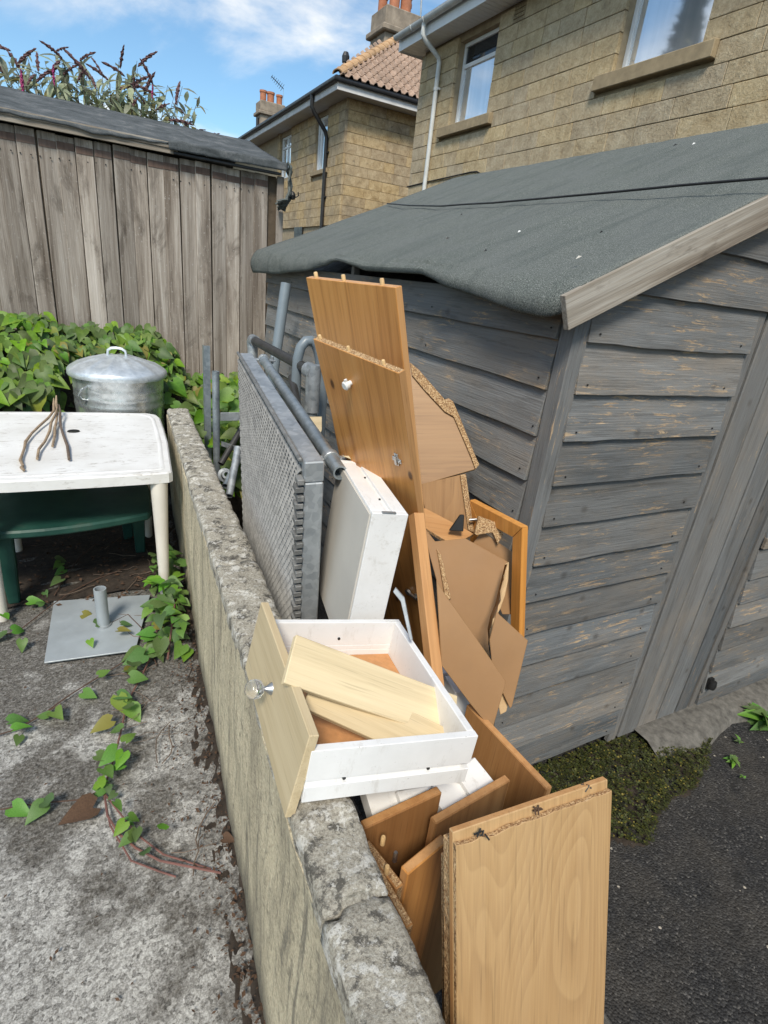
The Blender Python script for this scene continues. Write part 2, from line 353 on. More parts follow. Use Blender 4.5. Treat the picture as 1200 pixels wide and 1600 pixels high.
    M['oak'] = m_wood('oak_veneer', (0.215, 0.115, 0.045), (0.30, 0.175, 0.075), (0.36, 0.22, 0.10), ring=40, stretch=0.12, rough=0.5, lines=0.35)
    M['orange_pine'] = m_wood('lacquered_pine', (0.42, 0.18, 0.045), (0.60, 0.29, 0.075), (0.70, 0.38, 0.12), ring=10, stretch=0.04, rough=0.32)
    M['beech'] = m_wood('beech_laminate', (0.36, 0.225, 0.11), (0.51, 0.355, 0.195), (0.585, 0.425, 0.25), ring=90, stretch=0.10, rough=0.42, fine=0.55, contrast=1.0, streak=0.18, lines=0.42)
    M['maple'] = m_wood('maple_laminate', (0.48, 0.38, 0.235), (0.60, 0.495, 0.325), (0.67, 0.575, 0.405), ring=12, stretch=0.10, rough=0.45, fine=0.5)
    M['mdf'] = m_plain('brown_hardboard', (0.275, 0.150, 0.062), 0.55, var=0.12, scale=5, bump=0.05)
    M['mdf_edge'] = m_plain('hardboard_edge', (0.50, 0.34, 0.18), 0.8, var=0.2, scale=60, bump=0.3)
    M['orange_board'] = m_plain('drawer_base_board', (0.50, 0.245, 0.098), 0.6, var=0.16, scale=70, bump=0.15)
    g = G('chipboard', 0.85, 0, 0.2); c = g.co()
    vc = g.sep(g.vor(g.co((1, 0.55, 1)), 560, 'F1', 'Color'))[0]
    base = g.ramp(vc, [(0.0, (0.21, 0.115, 0.055)), (0.3, (0.32, 0.185, 0.09)), (0.65, (0.48, 0.31, 0.155)), (1.0, (0.62, 0.45, 0.26))])
    M['chip'] = g.done(base, g.bump(g.math('ADD', vc, g.noise(c, 90, 4)), 0.9, 0.005))
    M['peg'] = m_wood('dowel', (0.52, 0.34, 0.16), (0.63, 0.44, 0.23), (0.7, 0.52, 0.30))
    g = G('white_melamine', 0.42, 0, 0.4); c = g.co()
    base = g.ramp(g.noise(c, 7, 6, 0.65), [(0.3, (0.68, 0.68, 0.665)), (0.6, (0.77, 0.77, 0.76))])
    base = g.mix(g.ramp(g.noise(g.co((1, 1, 0.3)), 38, 7, 0.75), [(0.56, 0.0), (0.68, 0.4)]), base, (0.44, 0.41, 0.36))
    base = g.mix(g.ramp(g.noise(c, 170, 3, 0.6), [(0.70, 0.0), (0.74, 0.5)]), base, (0.25, 0.23, 0.20))
    M['melamine'] = g.done(base, g.bump(g.noise(c, 120, 3), 0.06, 0.001))
    M['hard_white'] = m_plain('pale_hardboard', (0.54, 0.51, 0.455), 0.6, var=0.06, scale=5)
    M['white_plastic'] = m_plain('white_plastic', (0.72, 0.72, 0.70), 0.4, var=0.05, scale=12)
    # scuffed white garden table
    g = G('scuffed_white_plastic', 0.5, 0, 0.4); c = g.co()
    base = g.ramp(g.noise(c, 5, 5, 0.6), [(0.3, (0.64, 0.63, 0.60)), (0.7, (0.77, 0.77, 0.755))])
    dirt = g.math('MULTIPLY', g.ramp(g.noise(c, 9, 5, 0.7), [(0.48, 0.0), (0.66, 1.0)]), g.ramp(g.noise(g.co((0.3, 1, 1)), 75, 4, 0.7, 0.5), [(0.52, 0.0), (0.64, 1.0)]))
    base = g.mix(dirt, base, (0.30, 0.265, 0.225))
    M['table'] = g.done(base, g.bump(g.noise(c, 160, 3), 0.08, 0.001))
    M['table_leg'] = m_plain('cream_plastic_leg', (0.66, 0.62, 0.55), 0.5, var=0.12, scale=7)
    g = G('green_plastic', 0.45, 0, 0.4); c = g.co()
    base = g.ramp(g.noise(c, 6, 6, 0.65), [(0.35, (0.006, 0.040, 0.031)), (0.6, (0.018, 0.066, 0.05)), (0.8, (0.055, 0.075, 0.055))])
    M['green'] = g.done(base, g.bump(g.noise(c, 60, 3), 0.1, 0.002))
    # galvanised steel with spangle
    def galv(name, lo, hi, rough, metal, dirt=0.3):
        g = G(name, rough, metal, 0.5); c = g.co()
        sp = g.sep(g.vor(c, 60, 'F1', 'Color'))[0]; n = g.noise(c, 11, 6, 0.65, 0.4)
        k = g.ramp(g.math('ADD', g.math('MULTIPLY', sp, 0.25), g.math('MULTIPLY', n, 0.75)), [(0.3, lo), (0.7, hi)])
        k = g.mix(g.ramp(g.noise(c, 26, 6, 0.7), [(0.58, 0.0), (0.75, dirt)]), k, (0.10, 0.095, 0.085))
        rr = g.ramp(n, [(0.3, rough - 0.1), (0.7, rough + 0.12)])
        return g.done(k, g.bump(n, 0.12, 0.003), rr)
    M['galv'] = galv('galvanised_steel', (0.26, 0.285, 0.30), (0.46, 0.485, 0.50), 0.48, 0.55)
    M['galv_pipe'] = galv('galvanised_tube', (0.22, 0.26, 0.285), (0.37, 0.415, 0.44), 0.42, 0.6)
    M['galv_mesh'] = galv('weathered_steel_mesh', (0.15, 0.15, 0.145), (0.28, 0.28, 0.27), 0.6, 0.45, 0.5)
    M['bin'] = galv('galvanised_bin', (0.52, 0.55, 0.555), (0.72, 0.75, 0.755), 0.28, 0.8, 0.10)
    M['bin_lid'] = galv('galvanised_lid', (0.52, 0.57, 0.60), (0.70, 0.745, 0.77), 0.40, 0.6, 0.12)
    M['dark_pipe'] = m_plain('dark_grey_tube', (0.045, 0.044, 0.043), 0.45, 0.3, 0.5, 0.3, 14)
    M['grey_pipe'] = m_plain('grey_plastic_pipe', (0.165, 0.20, 0.225), 0.4, 0, 0.5, 0.15, 6)
    M['plate'] = m_plain('grey_painted_steel', (0.34, 0.375, 0.395), 0.45, 0.2, 0.5, 0.14, 9)
    M['chrome'] = m_plain('chrome', (0.55, 0.55, 0.54), 0.38, 1.0, 0.5, 0.1, 8)
    M['iron'] = m_plain('black_iron', (0.018, 0.018, 0.018), 0.5, 0.3, 0.5, 0.3)
    g = G('clear_acrylic', 0.03); M['crystal'] = g.done((0.97, 0.97, 0.97), Transmission_Weight=0.96, IOR=1.4)
    # mineral felt
    g = G('roof_felt', 0.95, 0, 0.2); c = g.co(rnd=False)
    n = g.noise(c, 330, 3, 0.7); lo = g.noise(c, 5.0, 6, 0.6, 0.4); st = g.noise(g.co((0.5, 3.5, 1), rnd=False), 4, 4, 0.6)
    base = g.ramp(n, [(0.33, (0.030, 0.036, 0.034)), (0.52, (0.118, 0.132, 0.121)), (0.70, (0.32, 0.335, 0.31))])
    base = g.mix(g.ramp(lo, [(0.35, 0.0), (0.7, 0.55)]), base, (0.135, 0.145, 0.14)); base = g.mix(g.ramp(st, [(0.5, 0.0), (0.7, 0.4)]), base, (0.055, 0.07, 0.068))
    M['felt'] = g.done(base, g.bump(g.math('ADD', n, g.math('MULTIPLY', lo, 2.0)), 0.6, 0.004))
    g = G('old_felt', 0.9, 0, 0.2); c = g.co(rnd=False)
    n = g.noise(c, 150, 4, 0.7); lo = g.noise(c, 7.0, 6, 0.7, 0.5)
    base = g.ramp(lo, [(0.3, (0.045, 0.052, 0.055)), (0.55, (0.095, 0.105, 0.11)), (0.75, (0.20, 0.20, 0.20))])
    base = g.mix(0.5, base, g.ramp(n, [(0.3, 0.2), (0.7, 0.8)]), 'SOFT_LIGHT'); M['old_felt'] = g.done(base, g.bump(g.math('ADD', n, lo), 0.6, 0.006))
    # bath stone
    def stone(name, a, b, c_, stain, rough_bump=0.7):
        g = G(name, 0.9, 0, 0.2); c = g.co(); cw = g.co(rnd=False, src='Generated')
        n1 = g.noise(c, 6, 7, 0.68, 0.4); n2 = g.noise(c, 38, 5, 0.7)
        base = g.ramp(n1, [(0.3, a), (0.5, b), (0.72, c_)])
        base = g.mix(0.5, base, g.ramp(n2, [(0.3, 0.15), (0.7, 0.85)]), 'SOFT_LIGHT')
        pos = g.geo('Position'); mp = g.n.new('ShaderNodeMapping'); g.l.new(pos, mp.inputs[0])
        w = g.noise(mp.outputs[0], 1.1, 6, 0.65, 0.3)
        base = g.mix(g.ramp(w, [(0.5, 0.0), (0.72, stain)]), base, (0.085, 0.07, 0.052))
        w2 = g.noise(mp.outputs[0], 9.0, 6, 0.75, 0.2)
        base = g.mix(g.ramp(w2, [(0.56, 0.0), (0.68, stain)]), base, (0.075, 0.065, 0.05))
        base = g.hsv(base, sat=g.math('MULTIPLY_ADD', g.rnd(), 0.25, 0.85), val=g.math('MULTIPLY_ADD', g.rnd(), 0.20, 0.90))
        return g.done(base, g.bump(g.math('ADD', g.math('MULTIPLY', n1, 1.3), n2), rough_bump, 0.012))
    M['stone'] = stone('bath_stone', (0.34, 0.26, 0.155), (0.44, 0.35, 0.22), (0.53, 0.44, 0.29), 0.26)
    M['stone_far'] = stone('bath_stone_stained', (0.30, 0.215, 0.115), (0.43, 0.325, 0.19), (0.55, 0.44, 0.275), 0.55)
    M['mortar'] = m_plain('mortar', (0.33, 0.265, 0.175), 0.95, var=0.25, scale=8)
    M['sill'] = m_plain('stone_sill', (0.30, 0.235, 0.145), 0.85, var=0.25, scale=10, bump=0.4)
    M['upvc'] = m_plain('white_upvc', (0.72, 0.735, 0.735), 0.4, var=0.06, scale=4)
    M['gutter'] = m_plain('weathered_white_gutter', (0.58, 0.60, 0.59), 0.45, var=0.2, scale=5)
    M['fascia'] = m_plain('peeling_white_fascia', (0.62, 0.61, 0.59), 0.6, var=0.22, scale=4)
    M['soffit'] = m_plain('soffit_board', (0.48, 0.47, 0.45), 0.7, var=0.12, scale=3)
    M['blackpipe'] = m_plain('black_downpipe', (0.02, 0.02, 0.021), 0.4, 0, 0.5, 0.3, 5)
    g = G('window_glass', 0.04, 0.0, 0.5); c = g.co(rnd=False)
    cur = g.ramp(g.noise(g.co((9, 9, 0.6)), 1.5, 3), [(0.4, (0.74, 0.78, 0.82)), (0.65, (0.84, 0.87, 0.90))])
    M['glass'] = g.done(cur, None, None, Metallic=0.72)
    g = G('dark_glass', 0.05, 0.0, 0.5); M['glass_dark'] = g.done((0.02, 0.025, 0.03), Specular_IOR_Level=0.6)
    M['terracotta'] = m_plain('terracotta', (0.40, 0.16, 0.085), 0.8, var=0.3, scale=6, bump=0.2)
    M['tile'] = m_plain('clay_roof_tile', (0.33, 0.235, 0.175), 0.85, var=0.35, scale=7, bump=0.4, vary=True)
    M['hip'] = m_plain('ochre_hip_tile', (0.42, 0.265, 0.14), 0.85, var=0.3, scale=5, bump=0.4, vary=True)
    M['chimney'] = m_plain('chimney_stone', (0.26, 0.215, 0.165), 0.9, var=0.45, scale=4, bump=0.6)
    def leafm(name, a, b, trans=0.35, rough=0.5):
        g = G(name, rough, 0, 0.4); c = g.co()
        ri = g.math('FRACT', g.math('ADD', g.geo('Random Per Island'), g.rnd())); ri2 = g.math('FRACT', g.math('MULTIPLY', ri, 7.31))
        base = g.ramp(g.noise(c, 30, 4, 0.65), [(0.3, a), (0.7, b)]); base = g.hsv(base, h=g.math('MULTIPLY_ADD', ri, 0.05, 0.465), sat=g.math('MULTIPLY_ADD', ri2, 0.35, 0.75), val=g.math('MULTIPLY_ADD', ri2, 0.75, 0.55))
        yel = g.ramp(ri, [(0.93, 0.0), (0.96, 0.75)]); base = g.mix(yel, base, (0.30, 0.24, 0.05))
        g.done(base); tr = g.n.new('ShaderNodeBsdfTranslucent'); g.l.new(base, tr.inputs[0]); ms = g.n.new('ShaderNodeMixShader'); ms.inputs[0].default_value = trans
        o = [n for n in g.n if n.type == 'OUTPUT_MATERIAL'][0]; g.l.new(g.b.outputs[0], ms.inputs[1]); g.l.new(tr.outputs[0], ms.inputs[2]); g.l.new(ms.outputs[0], o.inputs[0])
        return g.m
    M['leaf'] = leafm('bindweed_leaf', (0.10, 0.215, 0.022), (0.19, 0.34, 0.05))
    M['leaf2'] = leafm('bindweed_leaf_dark', (0.06, 0.145, 0.018), (0.115, 0.235, 0.034))
    M['ivy'] = leafm('creeper_leaf', (0.08, 0.20, 0.028), (0.15, 0.32, 0.06), 0.35)
    M['clover'] = leafm('clover_leaf', (0.032, 0.042, 0.011), (0.078, 0.092, 0.026), 0.2)
    M['budleaf'] = leafm('buddleia_leaf', (0.20, 0.25, 0.13), (0.42, 0.47, 0.33), 0.4)
    M['budflower'] = m_plain('faded_buddleia_flower', (0.115, 0.062, 0.062), 0.9, var=0.5, scale=40)
    M['budpink'] = m_plain('pink_buddleia_flower', (0.36, 0.05, 0.16), 0.9, var=0.4, scale=60)
    M['stem'] = m_plain('brown_stem', (0.085, 0.05, 0.035), 0.8, var=0.3, scale=20)
    M['redstem'] = m_plain('reddish_stem', (0.16, 0.075, 0.062), 0.7, var=0.3, scale=20)
    M['stick'] = m_plain('dry_stick', (0.30, 0.22, 0.145), 0.85, var=0.4, scale=25, bump=0.4)
    M['stick_dark'] = m_plain('dark_dry_stick', (0.13, 0.095, 0.07), 0.85, var=0.4, scale=25, bump=0.4)
    M['deadleaf'] = m_plain('dead_leaf', (0.075, 0.042, 0.024), 0.9, var=0.4, scale=20)
    M['bark'] = m_plain('bark', (0.10, 0.075, 0.05), 0.9, var=0.4, scale=15, bump=0.6)
    M['conifer'] = leafm('conifer_foliage', (0.012, 0.03, 0.012), (0.03, 0.06, 0.02), 0.1)
    return M
M = build_materials()

# ================================================================== SETTING: ground
TZ = -0.32                                              # tarmac level; the patio is raised, z = 0
WALLX = lambda y: 0.172 + 0.066 * y                     # left face of the low wall at its top
WALLTH = lambda y: 0.094 + 0.024 * max(0.0, min(1.0, (y - .45) / .8))
def gridmesh(name, x0, x1, y0, y1, nx, ny, zf, mat, smooth=True):
    vs = []; fs = []
    for j in range(ny + 1):
        for i in range(nx + 1):
            x = x0 + (x1 - x0) * i / nx; y = y0 + (y1 - y0) * j / ny; vs.append((x, y, zf(x, y)))
    for j in range(ny):
        for i in range(nx):
            a = j * (nx + 1) + i; fs.append((a, a + 1, a + nx + 2, a + nx + 1))
    return mesh(name, vs, fs, mat, smooth=smooth)
def setting():
    gr = obj('ground', gridmesh('ground', -400, 400, -400, 400, 8, 8, lambda x, y: TZ - 0.02, M['soil'])); tag(gr, kind='structure')
    p = MB()
    nx, ny = 70, 120; x0, x1, y0, y1 = -3.2, 0.60, -1.2, 4.62
    vs = []; fs = []
    for j in range(ny + 1):
        for i in range(nx + 1):
            x = x0 + (x1 - x0) * i / nx; y = y0 + (y1 - y0) * j / ny
            vs.append((x, y, 0.006 * nz(x * 3, y * 3) + 0.004 * nz(x * 11, y * 11, 4)))
    for j in range(ny):
        for i in range(nx):
            a = j * (nx + 1) + i; fs.append((a, a + 1, a + nx + 2, a + nx + 1))
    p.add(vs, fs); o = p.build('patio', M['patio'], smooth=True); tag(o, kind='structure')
    MB().box((x0, y0, TZ - 0.3), (0.28, y1, -0.03)).build('patio_base', M['rough_concrete'])
    tag(bpy.data.objects['patio_base'], kind='structure')
    t = obj('tarmac', gridmesh('tarmac', 0.2, 3.9, -2.2, 4.6, 60, 90, lambda x, y: TZ + 0.012 * nz(x * 2.2, y * 2.2) + 0.005 * nz(x * 9, y * 9, 3), M['tarmac'])); tag(t, kind='structure')
    # concrete slab at the foot of the shed front
    b = MB(); n = 16
    vs = []; fs = []
    for i in range(n + 1):
        x = 2.02 + 1.85 * i / n; e = 0.93 + 0.05 * nz(x * 3.3, 7.1); zt = TZ + 0.055 + 0.012 * nz(x * 5, 2)
        vs += [(x, 1.3, TZ - .05), (x, 1.3, zt), (x, e + .06, zt), (x, e, zt - .03), (x, e - .03, TZ - .05)]
    for i in range(n):
        for k in range(4): a = i * 5 + k; fs.append((a, a + 1, a + 6, a + 5))
    b.add(vs, fs); tag(b.build('shed_slab', M['rough_concrete'], smooth=True), kind='structure')
setting()

# ================================================================== the low wall
def low_wall():
    root = thing('low_wall', 'low rendered concrete wall with lichen covered top between patio and shed', 'wall', (0.25, 1.2, 0))
    topz = lambda y: 0.735 - 0.033 * y + 0.008 * nz(y * 2.3)
    ys = [-0.9 + 4.27 * i / 210 for i in range(211)]
    zs = [-0.05, 0.05, 0.12, 0.2, 0.28, 0.36, 0.44, 0.52, 0.58]
    vs = []; fs = []
    prof = []
    for y in ys:
        row = []; x = WALLX(y); tz = topz(y) - 0.03
        for k in range(14):                                   # left face
            z = -0.05 + (tz + 0.05) * k / 13; d = 0.010 * nz(y * 2.5, z * 4) + 0.004 * nz(y * 14, z * 14, 3)
            row.append((x + 0.012 * (1 - k / 13) * 0 + d, y, z))
        for k in range(12):
            z = tz - (tz - TZ) * k / 11; d = 0.010 * nz(y * 2.5, z * 4, 9)
            row.append((x + WALLTH(y) + d, y, z))
        prof.append(row)
    n = len(prof[0])
    for r in prof: vs += r
    for i in range(len(ys) - 1):
        for k in range(n - 1): a = i * n + k; fs.append((a, a + 1, a + n + 1, a + n)[::-1])
    e = (len(ys) - 1) * n
    fs.append(tuple(range(0, n))); fs.append(tuple(range(e + n - 1, e - 1, -1)))
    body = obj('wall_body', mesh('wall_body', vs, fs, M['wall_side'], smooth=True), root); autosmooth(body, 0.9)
    joints = [-0.9, 0.372, 1.33, 2.30, 3.37]
    for s in range(4):
        a, b = joints[s] + 0.0012, joints[s + 1] - 0.0012; m = int((b - a) / 0.011); vs = []; fs = []; nk = 15
        for i in range(m + 1):
            y0 = a + (b - a) * i / m; x = WALLX(y0); tz = topz(y0) + 0.004 * (s % 2)
            for k in range(nk):
                u = k / (nk - 1); y = y0
                if i in (0, m): y += 0.022 * nz(u * 5 + 31 * (s + (1 if i else 0)), 2.5)
                if k == 0: px, pz = x + 0.001, tz - 0.045
                elif k == 1: px, pz = x + 0.0, tz - 0.010
                elif k == nk - 1: px, pz = x + WALLTH(y0) + 0.002, tz - 0.05
                else:
                    uu = (k - 2) / (nk - 4); px = x + 0.002 + (WALLTH(y0) - 0.004) * uu; pz = tz + 0.003 * math.sin(uu * 3.14) - 0.004 * abs(uu - 0.5) * 2 * (abs(uu - 0.5) > 0.42)
                w = 1.0 if 2 <= k < nk - 1 else 0.8
                pz += w * (0.006 * nz(px * 9, y * 9, s) + 0.005 * nz(px * 26, y * 26, s) + 0.005 * nz(px * 80, y * 80, s))
                px += (0.003 * nz(y * 13, pz * 13, 5 + k * .1) + 0.003 * nz(y * 37, pz * 37, 2 + k * .2)) * (1.0 if k in (0, 1, 2, nk - 2, nk - 1) else 0.3)
                if i in (0, m): pz -= 0.003
                vs.append((px, y, pz))
        for i in range(m):
            for k in range(nk - 1): q = i * nk + k; fs.append((q, q + 1, q + nk + 1, q + nk)[::-1])
        e = m * nk; fs.append(tuple(range(nk))); fs.append(tuple(range(e + nk - 1, e - 1, -1)))
        obj('coping', mesh('coping', vs, fs, M['wall_top'], smooth=True), root)
low_wall()

# ================================================================== the grey shed
SX, SY = 1.116, 1.08
EDG = [1.356 - 0.1313 * k for k in range(-5, 13)]       # lower edges of the weatherboards
ROOFZ = lambda x: 1.478 + 0.474 * (x - 1.05)
def wavy(l, seed, amp):
    n = max(3, int(l / 0.05)); return [(amp * nz(i * 0.21, seed) + amp * 0.5 * nz(i * 0.63, seed, 5), l * i / n) for i in range(n + 1)]
def grey_shed():
    root = thing('grey_shed', 'grey painted weatherboard garden shed with felt roof', 'shed', (2.2, 2.4, TZ))
    W = 2.8
    core = MB(); core.box((SX + 0.035, SY + 0.035, TZ + 0.05), (SX + W - 0.03, 3.80, 1.40)).build('wall_core', M['iron'], root)
    g = MB(); x0, x1, xr = SX + 0.035, SX + W - 0.03, SX + W / 2
    g.add([(x0, SY + .035, 1.40), (x1, SY + .035, 1.40), (xr, SY + .035, ROOFZ(xr) - .06), (x0, 3.80, 1.40), (x1, 3.80, 1.40), (xr, 3.80, ROOFZ(xr) - .06)], [(0, 1, 2), (3, 5, 4), (0, 2, 5, 3), (1, 4, 5, 2)]).build('gable_core', M['iron'], root)
    sw = obj('side_wall', mesh('side_wall', *box_vf((SX + .012, SY + .05, TZ + .06), (SX + .034, 3.79, 1.38)), M['paint_door']), root)
    fw = obj('front_wall', mesh('front_wall', *box_vf((SX + .05, SY + .012, TZ + .06), (1.84, SY + .034, 1.36)), M['paint_door']), root)
    for i, z in enumerate(EDG):
        if z > 1.40: continue
        l = 2.72 - 0.02 * random.random(); h = 0.152
        if z + h > 1.46: h = 1.46 - z
        bot = wavy(l, i * 3.7, 0.004)
        poly = bot + [(h, l), (h, 0)]
        obj('weatherboard', slabmesh('weatherboard', poly, 0.015, M['paint'], 0.001), sw, frame((SX - 0.006, SY + 0.045, z), (0.11, 0, 1), (0, 1, 0)))
    for i, z in enumerate(EDG):
        h = 0.152
        xr = 1.866 + 0.012 * random.uniform(-1, 1); xl = SX + 0.035
        if z > 1.40:
            if z > 1.95: continue
            xl = max(xl, 1.05 + (z - 1.478) / 0.474 + 0.06); xr = 2.75; l = xr - xl
            lt = min(l - .02, h / 0.474); bot = wavy(l, i * 2.3 + 50, 0.004)
            poly = bot[:-1] + [(0, l), (h, max(0.02, l - lt)), (h, 0)]
        else:
            l = xr - xl; bot = wavy(l, i * 2.3 + 50, 0.005); poly = bot + [(h, l), (h, 0)]
        obj('weatherboard', slabmesh('weatherboard', poly, 0.015, M['paint'], 0.001), fw, frame((xr, SY - 0.004, z), (0, 0.11, 1), (-1, 0, 0)))
    nb = MB()
    def nail(p, ax):
        k = len(nb.v); nb.lathe([(0.0, 0.0), (0.0026, 0.0), (0.0024, 0.003), (0, 0.0035)], 6)
        for v in nb.v[k:]: v.xyz = (p[0] - v.z, p[1] + v.x, p[2] + v.y) if ax == 'x' else (p[0] + v.x, p[1] - v.z, p[2] + v.y)
    for z in EDG:
        if z > 1.40: continue
        for y in (1.145, 1.75, 2.5, 3.3): nail((SX - .0195, y + random.uniform(-.01, .01), z + .028), 'x')
        for x in (1.19, 1.80): nail((x + random.uniform(-.008, .008), SY - .0175, z + .028), 'y')
    tag(nb.build('nail_heads', M['iron'], root), kind='stuff')
    # corner post
    board('corner_post', (SX - 0.012, SY - 0.012, TZ + 0.06), (1, 0, 0), (0, 0, 1), 0.052, 1.73, 0.05, M['paint_door'], root, poly=None)
    bpy.data.objects['corner_post'].matrix_basis = WM[root.name].inverted() @ frame((SX - 0.012, SY + 0.04, TZ + 0.06), (1, 0, 0), (0, 0, 1))
    # door
    xs = [1.856, 1.918, 2.047, 2.18, 2.312, 2.405]
    door = board('door', (1.86, SY + 0.045, TZ + 0.06), (1, 0, 0), (0, 0, 1), 0.66, 2.06, 0.03, M['iron'], root)  # slab coloured near black to paint the shade in the plank gaps
    for a, b in zip(xs[:-1], xs[1:]):
        w = b - a - 0.013; top = min(1.85, ROOFZ(a) - 0.03); L = top - (TZ + 0.03)
        board('plank', (a + 0.005, SY + 0.013 + 0.004 * random.random(), TZ + 0.03 + 0.012 * random.random()), (1, 0, 0), (0, 0, 1), w, L, 0.022, M['paint_door'], door, bevel=0.003)
    board('jamb', (2.408, SY + 0.02, TZ + 0.05), (1, 0, 0), (0, 0, 1), 0.035, 2.1, 0.03, M['paint_door'], root)
    rw = obj('right_wall', mesh('right_wall', *box_vf((2.45, SY + .014, TZ + .06), (SX + W - .05, SY + .036, 1.36)), M['paint_door']), root)
    for i, z in enumerate([0.592, 0.432, 0.309, 0.184, 0.059, -0.068, -0.187, -0.285]):
        l = 1.35; bot = wavy(l, i * 5.3 + 9, 0.003); poly = bot + [(0.14, l), (0.14, 0)]
        obj('weatherboard', slabmesh('weatherboard', poly, 0.015, M['paint'], 0.001), rw, frame((2.458 + l, SY - 0.006, z), (0, 0.11, 1), (-1, 0, 0)))
    for i in range(6):
        z = 0.592 + 0.13 * (i + 1); l = 1.35; poly = wavy(l, i * 5.3 + 19, 0.003) + [(0.14, l), (0.14, 0)]
        obj('weatherboard', slabmesh('weatherboard', poly, 0.015, M['paint'], 0.001), rw, frame((2.458 + l, SY - 0.006, z), (0, 0.11, 1), (-1, 0, 0)))
    lt = MB(); lt.lathe([(0.0, -0.022), (0.016, -0.02), (0.02, 0), (0.016, 0.02), (0.0, 0.022)], 14, (0, 0, 0)); lt.box((-0.014, 0.005, -0.03), (0.014, 0.02, 0.03))
    autosmooth(lt.build('door_knob', M['iron'], door, Matrix.Translation((2.478, SY - 0.035, -0.13))))
    board('latch', (2.455, SY - 0.022, 0.585), (0, 0, 1), (1, 0, 0), 0.05, 0.13, 0.014, M['bleached'], root)
    # roof: felt sheet with a drooping eave skirt
    fold = [(1.03, 1.478), (1.069, 1.481), (1.2, 1.48), (1.488, 1.495), (1.757, 1.514), (2.206, 1.511), (2.533, 1.522), (3.178, 1.516), (3.87, 1.527), (3.95, 1.527)]
    hem = [(1.03, 1.435), (1.062, 1.425), (1.113, 1.409), (1.224, 1.414), (1.357, 1.433), (1.586, 1.458), (1.734, 1.488), (2.179, 1.482), (2.40, 1.508), (2.508, 1.514), (2.62, 1.49), (2.829, 1.459), (3.394, 1.419), (3.888, 1.407), (3.95, 1.407)]
    def ip(t, y):
        for (a, b), (c, d) in zip(t[:-1], t[1:]):
            if a <= y <= c: return b + (d - b) * (y - a) / (c - a)
        return t[-1][1]
    ny = 130; y0, y1 = 1.035, 3.93; xr = SX + W / 2; nx = 46; vs = []; fs = []; nk = 8
    for j in range(ny + 1):
        y = y0 + (y1 - y0) * j / ny; f = ip(fold, y); h = min(ip(hem, y), f - 0.004)
        for k in range(nk):
            u = k / (nk - 1); z = h + (f - h) * u
            vs.append((1.036 - 0.010 * math.sin(u * 3.1) + 0.012 * nz(y * 5, z * 10) + 0.006 * nz(y * 19, z * 8) + 0.016 * u * u, y, z))
        for i in range(nx + 1):
            u = i / nx; x = 1.062 + (xr - 1.062) * u; z = f + 0.012 * (1 - u) + (ROOFZ(xr) + 0.02 - f) * u + 0.012 * nz(x * 3, y * 3) * (1 - abs(2 * u - 1)) + 0.003 * nz(x * 14, y * 14) - 0.02 * math.sin(u * math.pi) * 0.5
            vs.append((x, y + (0.012 * nz(x * 6, 3) if j in (0, ny) else 0), z))
        for i in range(1, 13):
            u = i / 12; x = xr + (xr - 1.04) * u; vs.append((x, y, ROOFZ(xr) + 0.02 - (ROOFZ(xr) - 1.5) * u))
    n = nk + nx + 1 + 12
    for j in range(ny):
        for k in range(n - 1): a = j * n + k; fs.append((a, a + 1, a + n + 1, a + n)[::-1])
    roof = obj('roof', mesh('roof', vs, fs, M['felt'], smooth=True), root); autosmooth(roof, 0.55)
    sol = roof.modifiers.new('thickness', 'SOLIDIFY'); sol.thickness = 0.006; sol.offset = -1
    # gable barge boards
    a = V((1.045, 1.024, 1.388)); dirv = V((1, 0, 0.474)).normalized()
    board('barge_board', a, (-0.474 / 1.107, 0, 1 / 1.107), dirv, 0.083, 1.68, 0.018, M['bleached'], root)
    M_ = frame(a + V((0, 0.0, 0)), dirv.cross(V((0, -1, 0))), dirv)
    bpy.data.objects['barge_board'].matrix_basis = WM[root.name].inverted() @ frame(a + V((-0.01, 0, 0)), V((-0.428, 0, 0.904)), dirv)
    # brackets under the eave, drip batten
    board('rafter_end', (SX - 0.006, 2.47, 1.36), (0, 1, 0), (0, 0, 1), 0.03, 0.15, 0.028, M['paint_door'], root)
    tears = [(812, 368), (722, 340), (1084, 230), (1055, 232), (905, 410), (760, 398), (430, 395), (940, 370), (700, 378)]
    for i, (px, py) in enumerate(tears):
        n_ = V((-0.43, 0, 0.9)); p = onpl((1.05, 2, 1.505), n_, px, py); s = 0.004 + 0.004 * random.random(); a_ = random.random() * 3
        u = V((0.9, 0, 0.43)); w = V((0, 1, 0)); pts = [p + n_ * 0.012 + u * (math.cos(t) * s * 1.6 * (0.7 + .5 * random.random())) + w * (math.sin(t) * s * 0.5 * (0.5 + random.random())) for t in [a_ + 6.283 * k / 7 for k in range(7)]]
        c = p + n_ * 0.017
        mb = MB(); mb.add(pts + [c], [(k, (k + 1) % 7, 7) for k in range(7)]).build('felt_tear', [M['melamine'], M['iron'], M['melamine'], M['iron'], M['hard_white'], M['iron'], M['hard_white'], M['iron'], M['iron']][i], roof)
def box_vf(a, b):
    m = MB().box(a, b); return m.v, m.f
grey_shed()

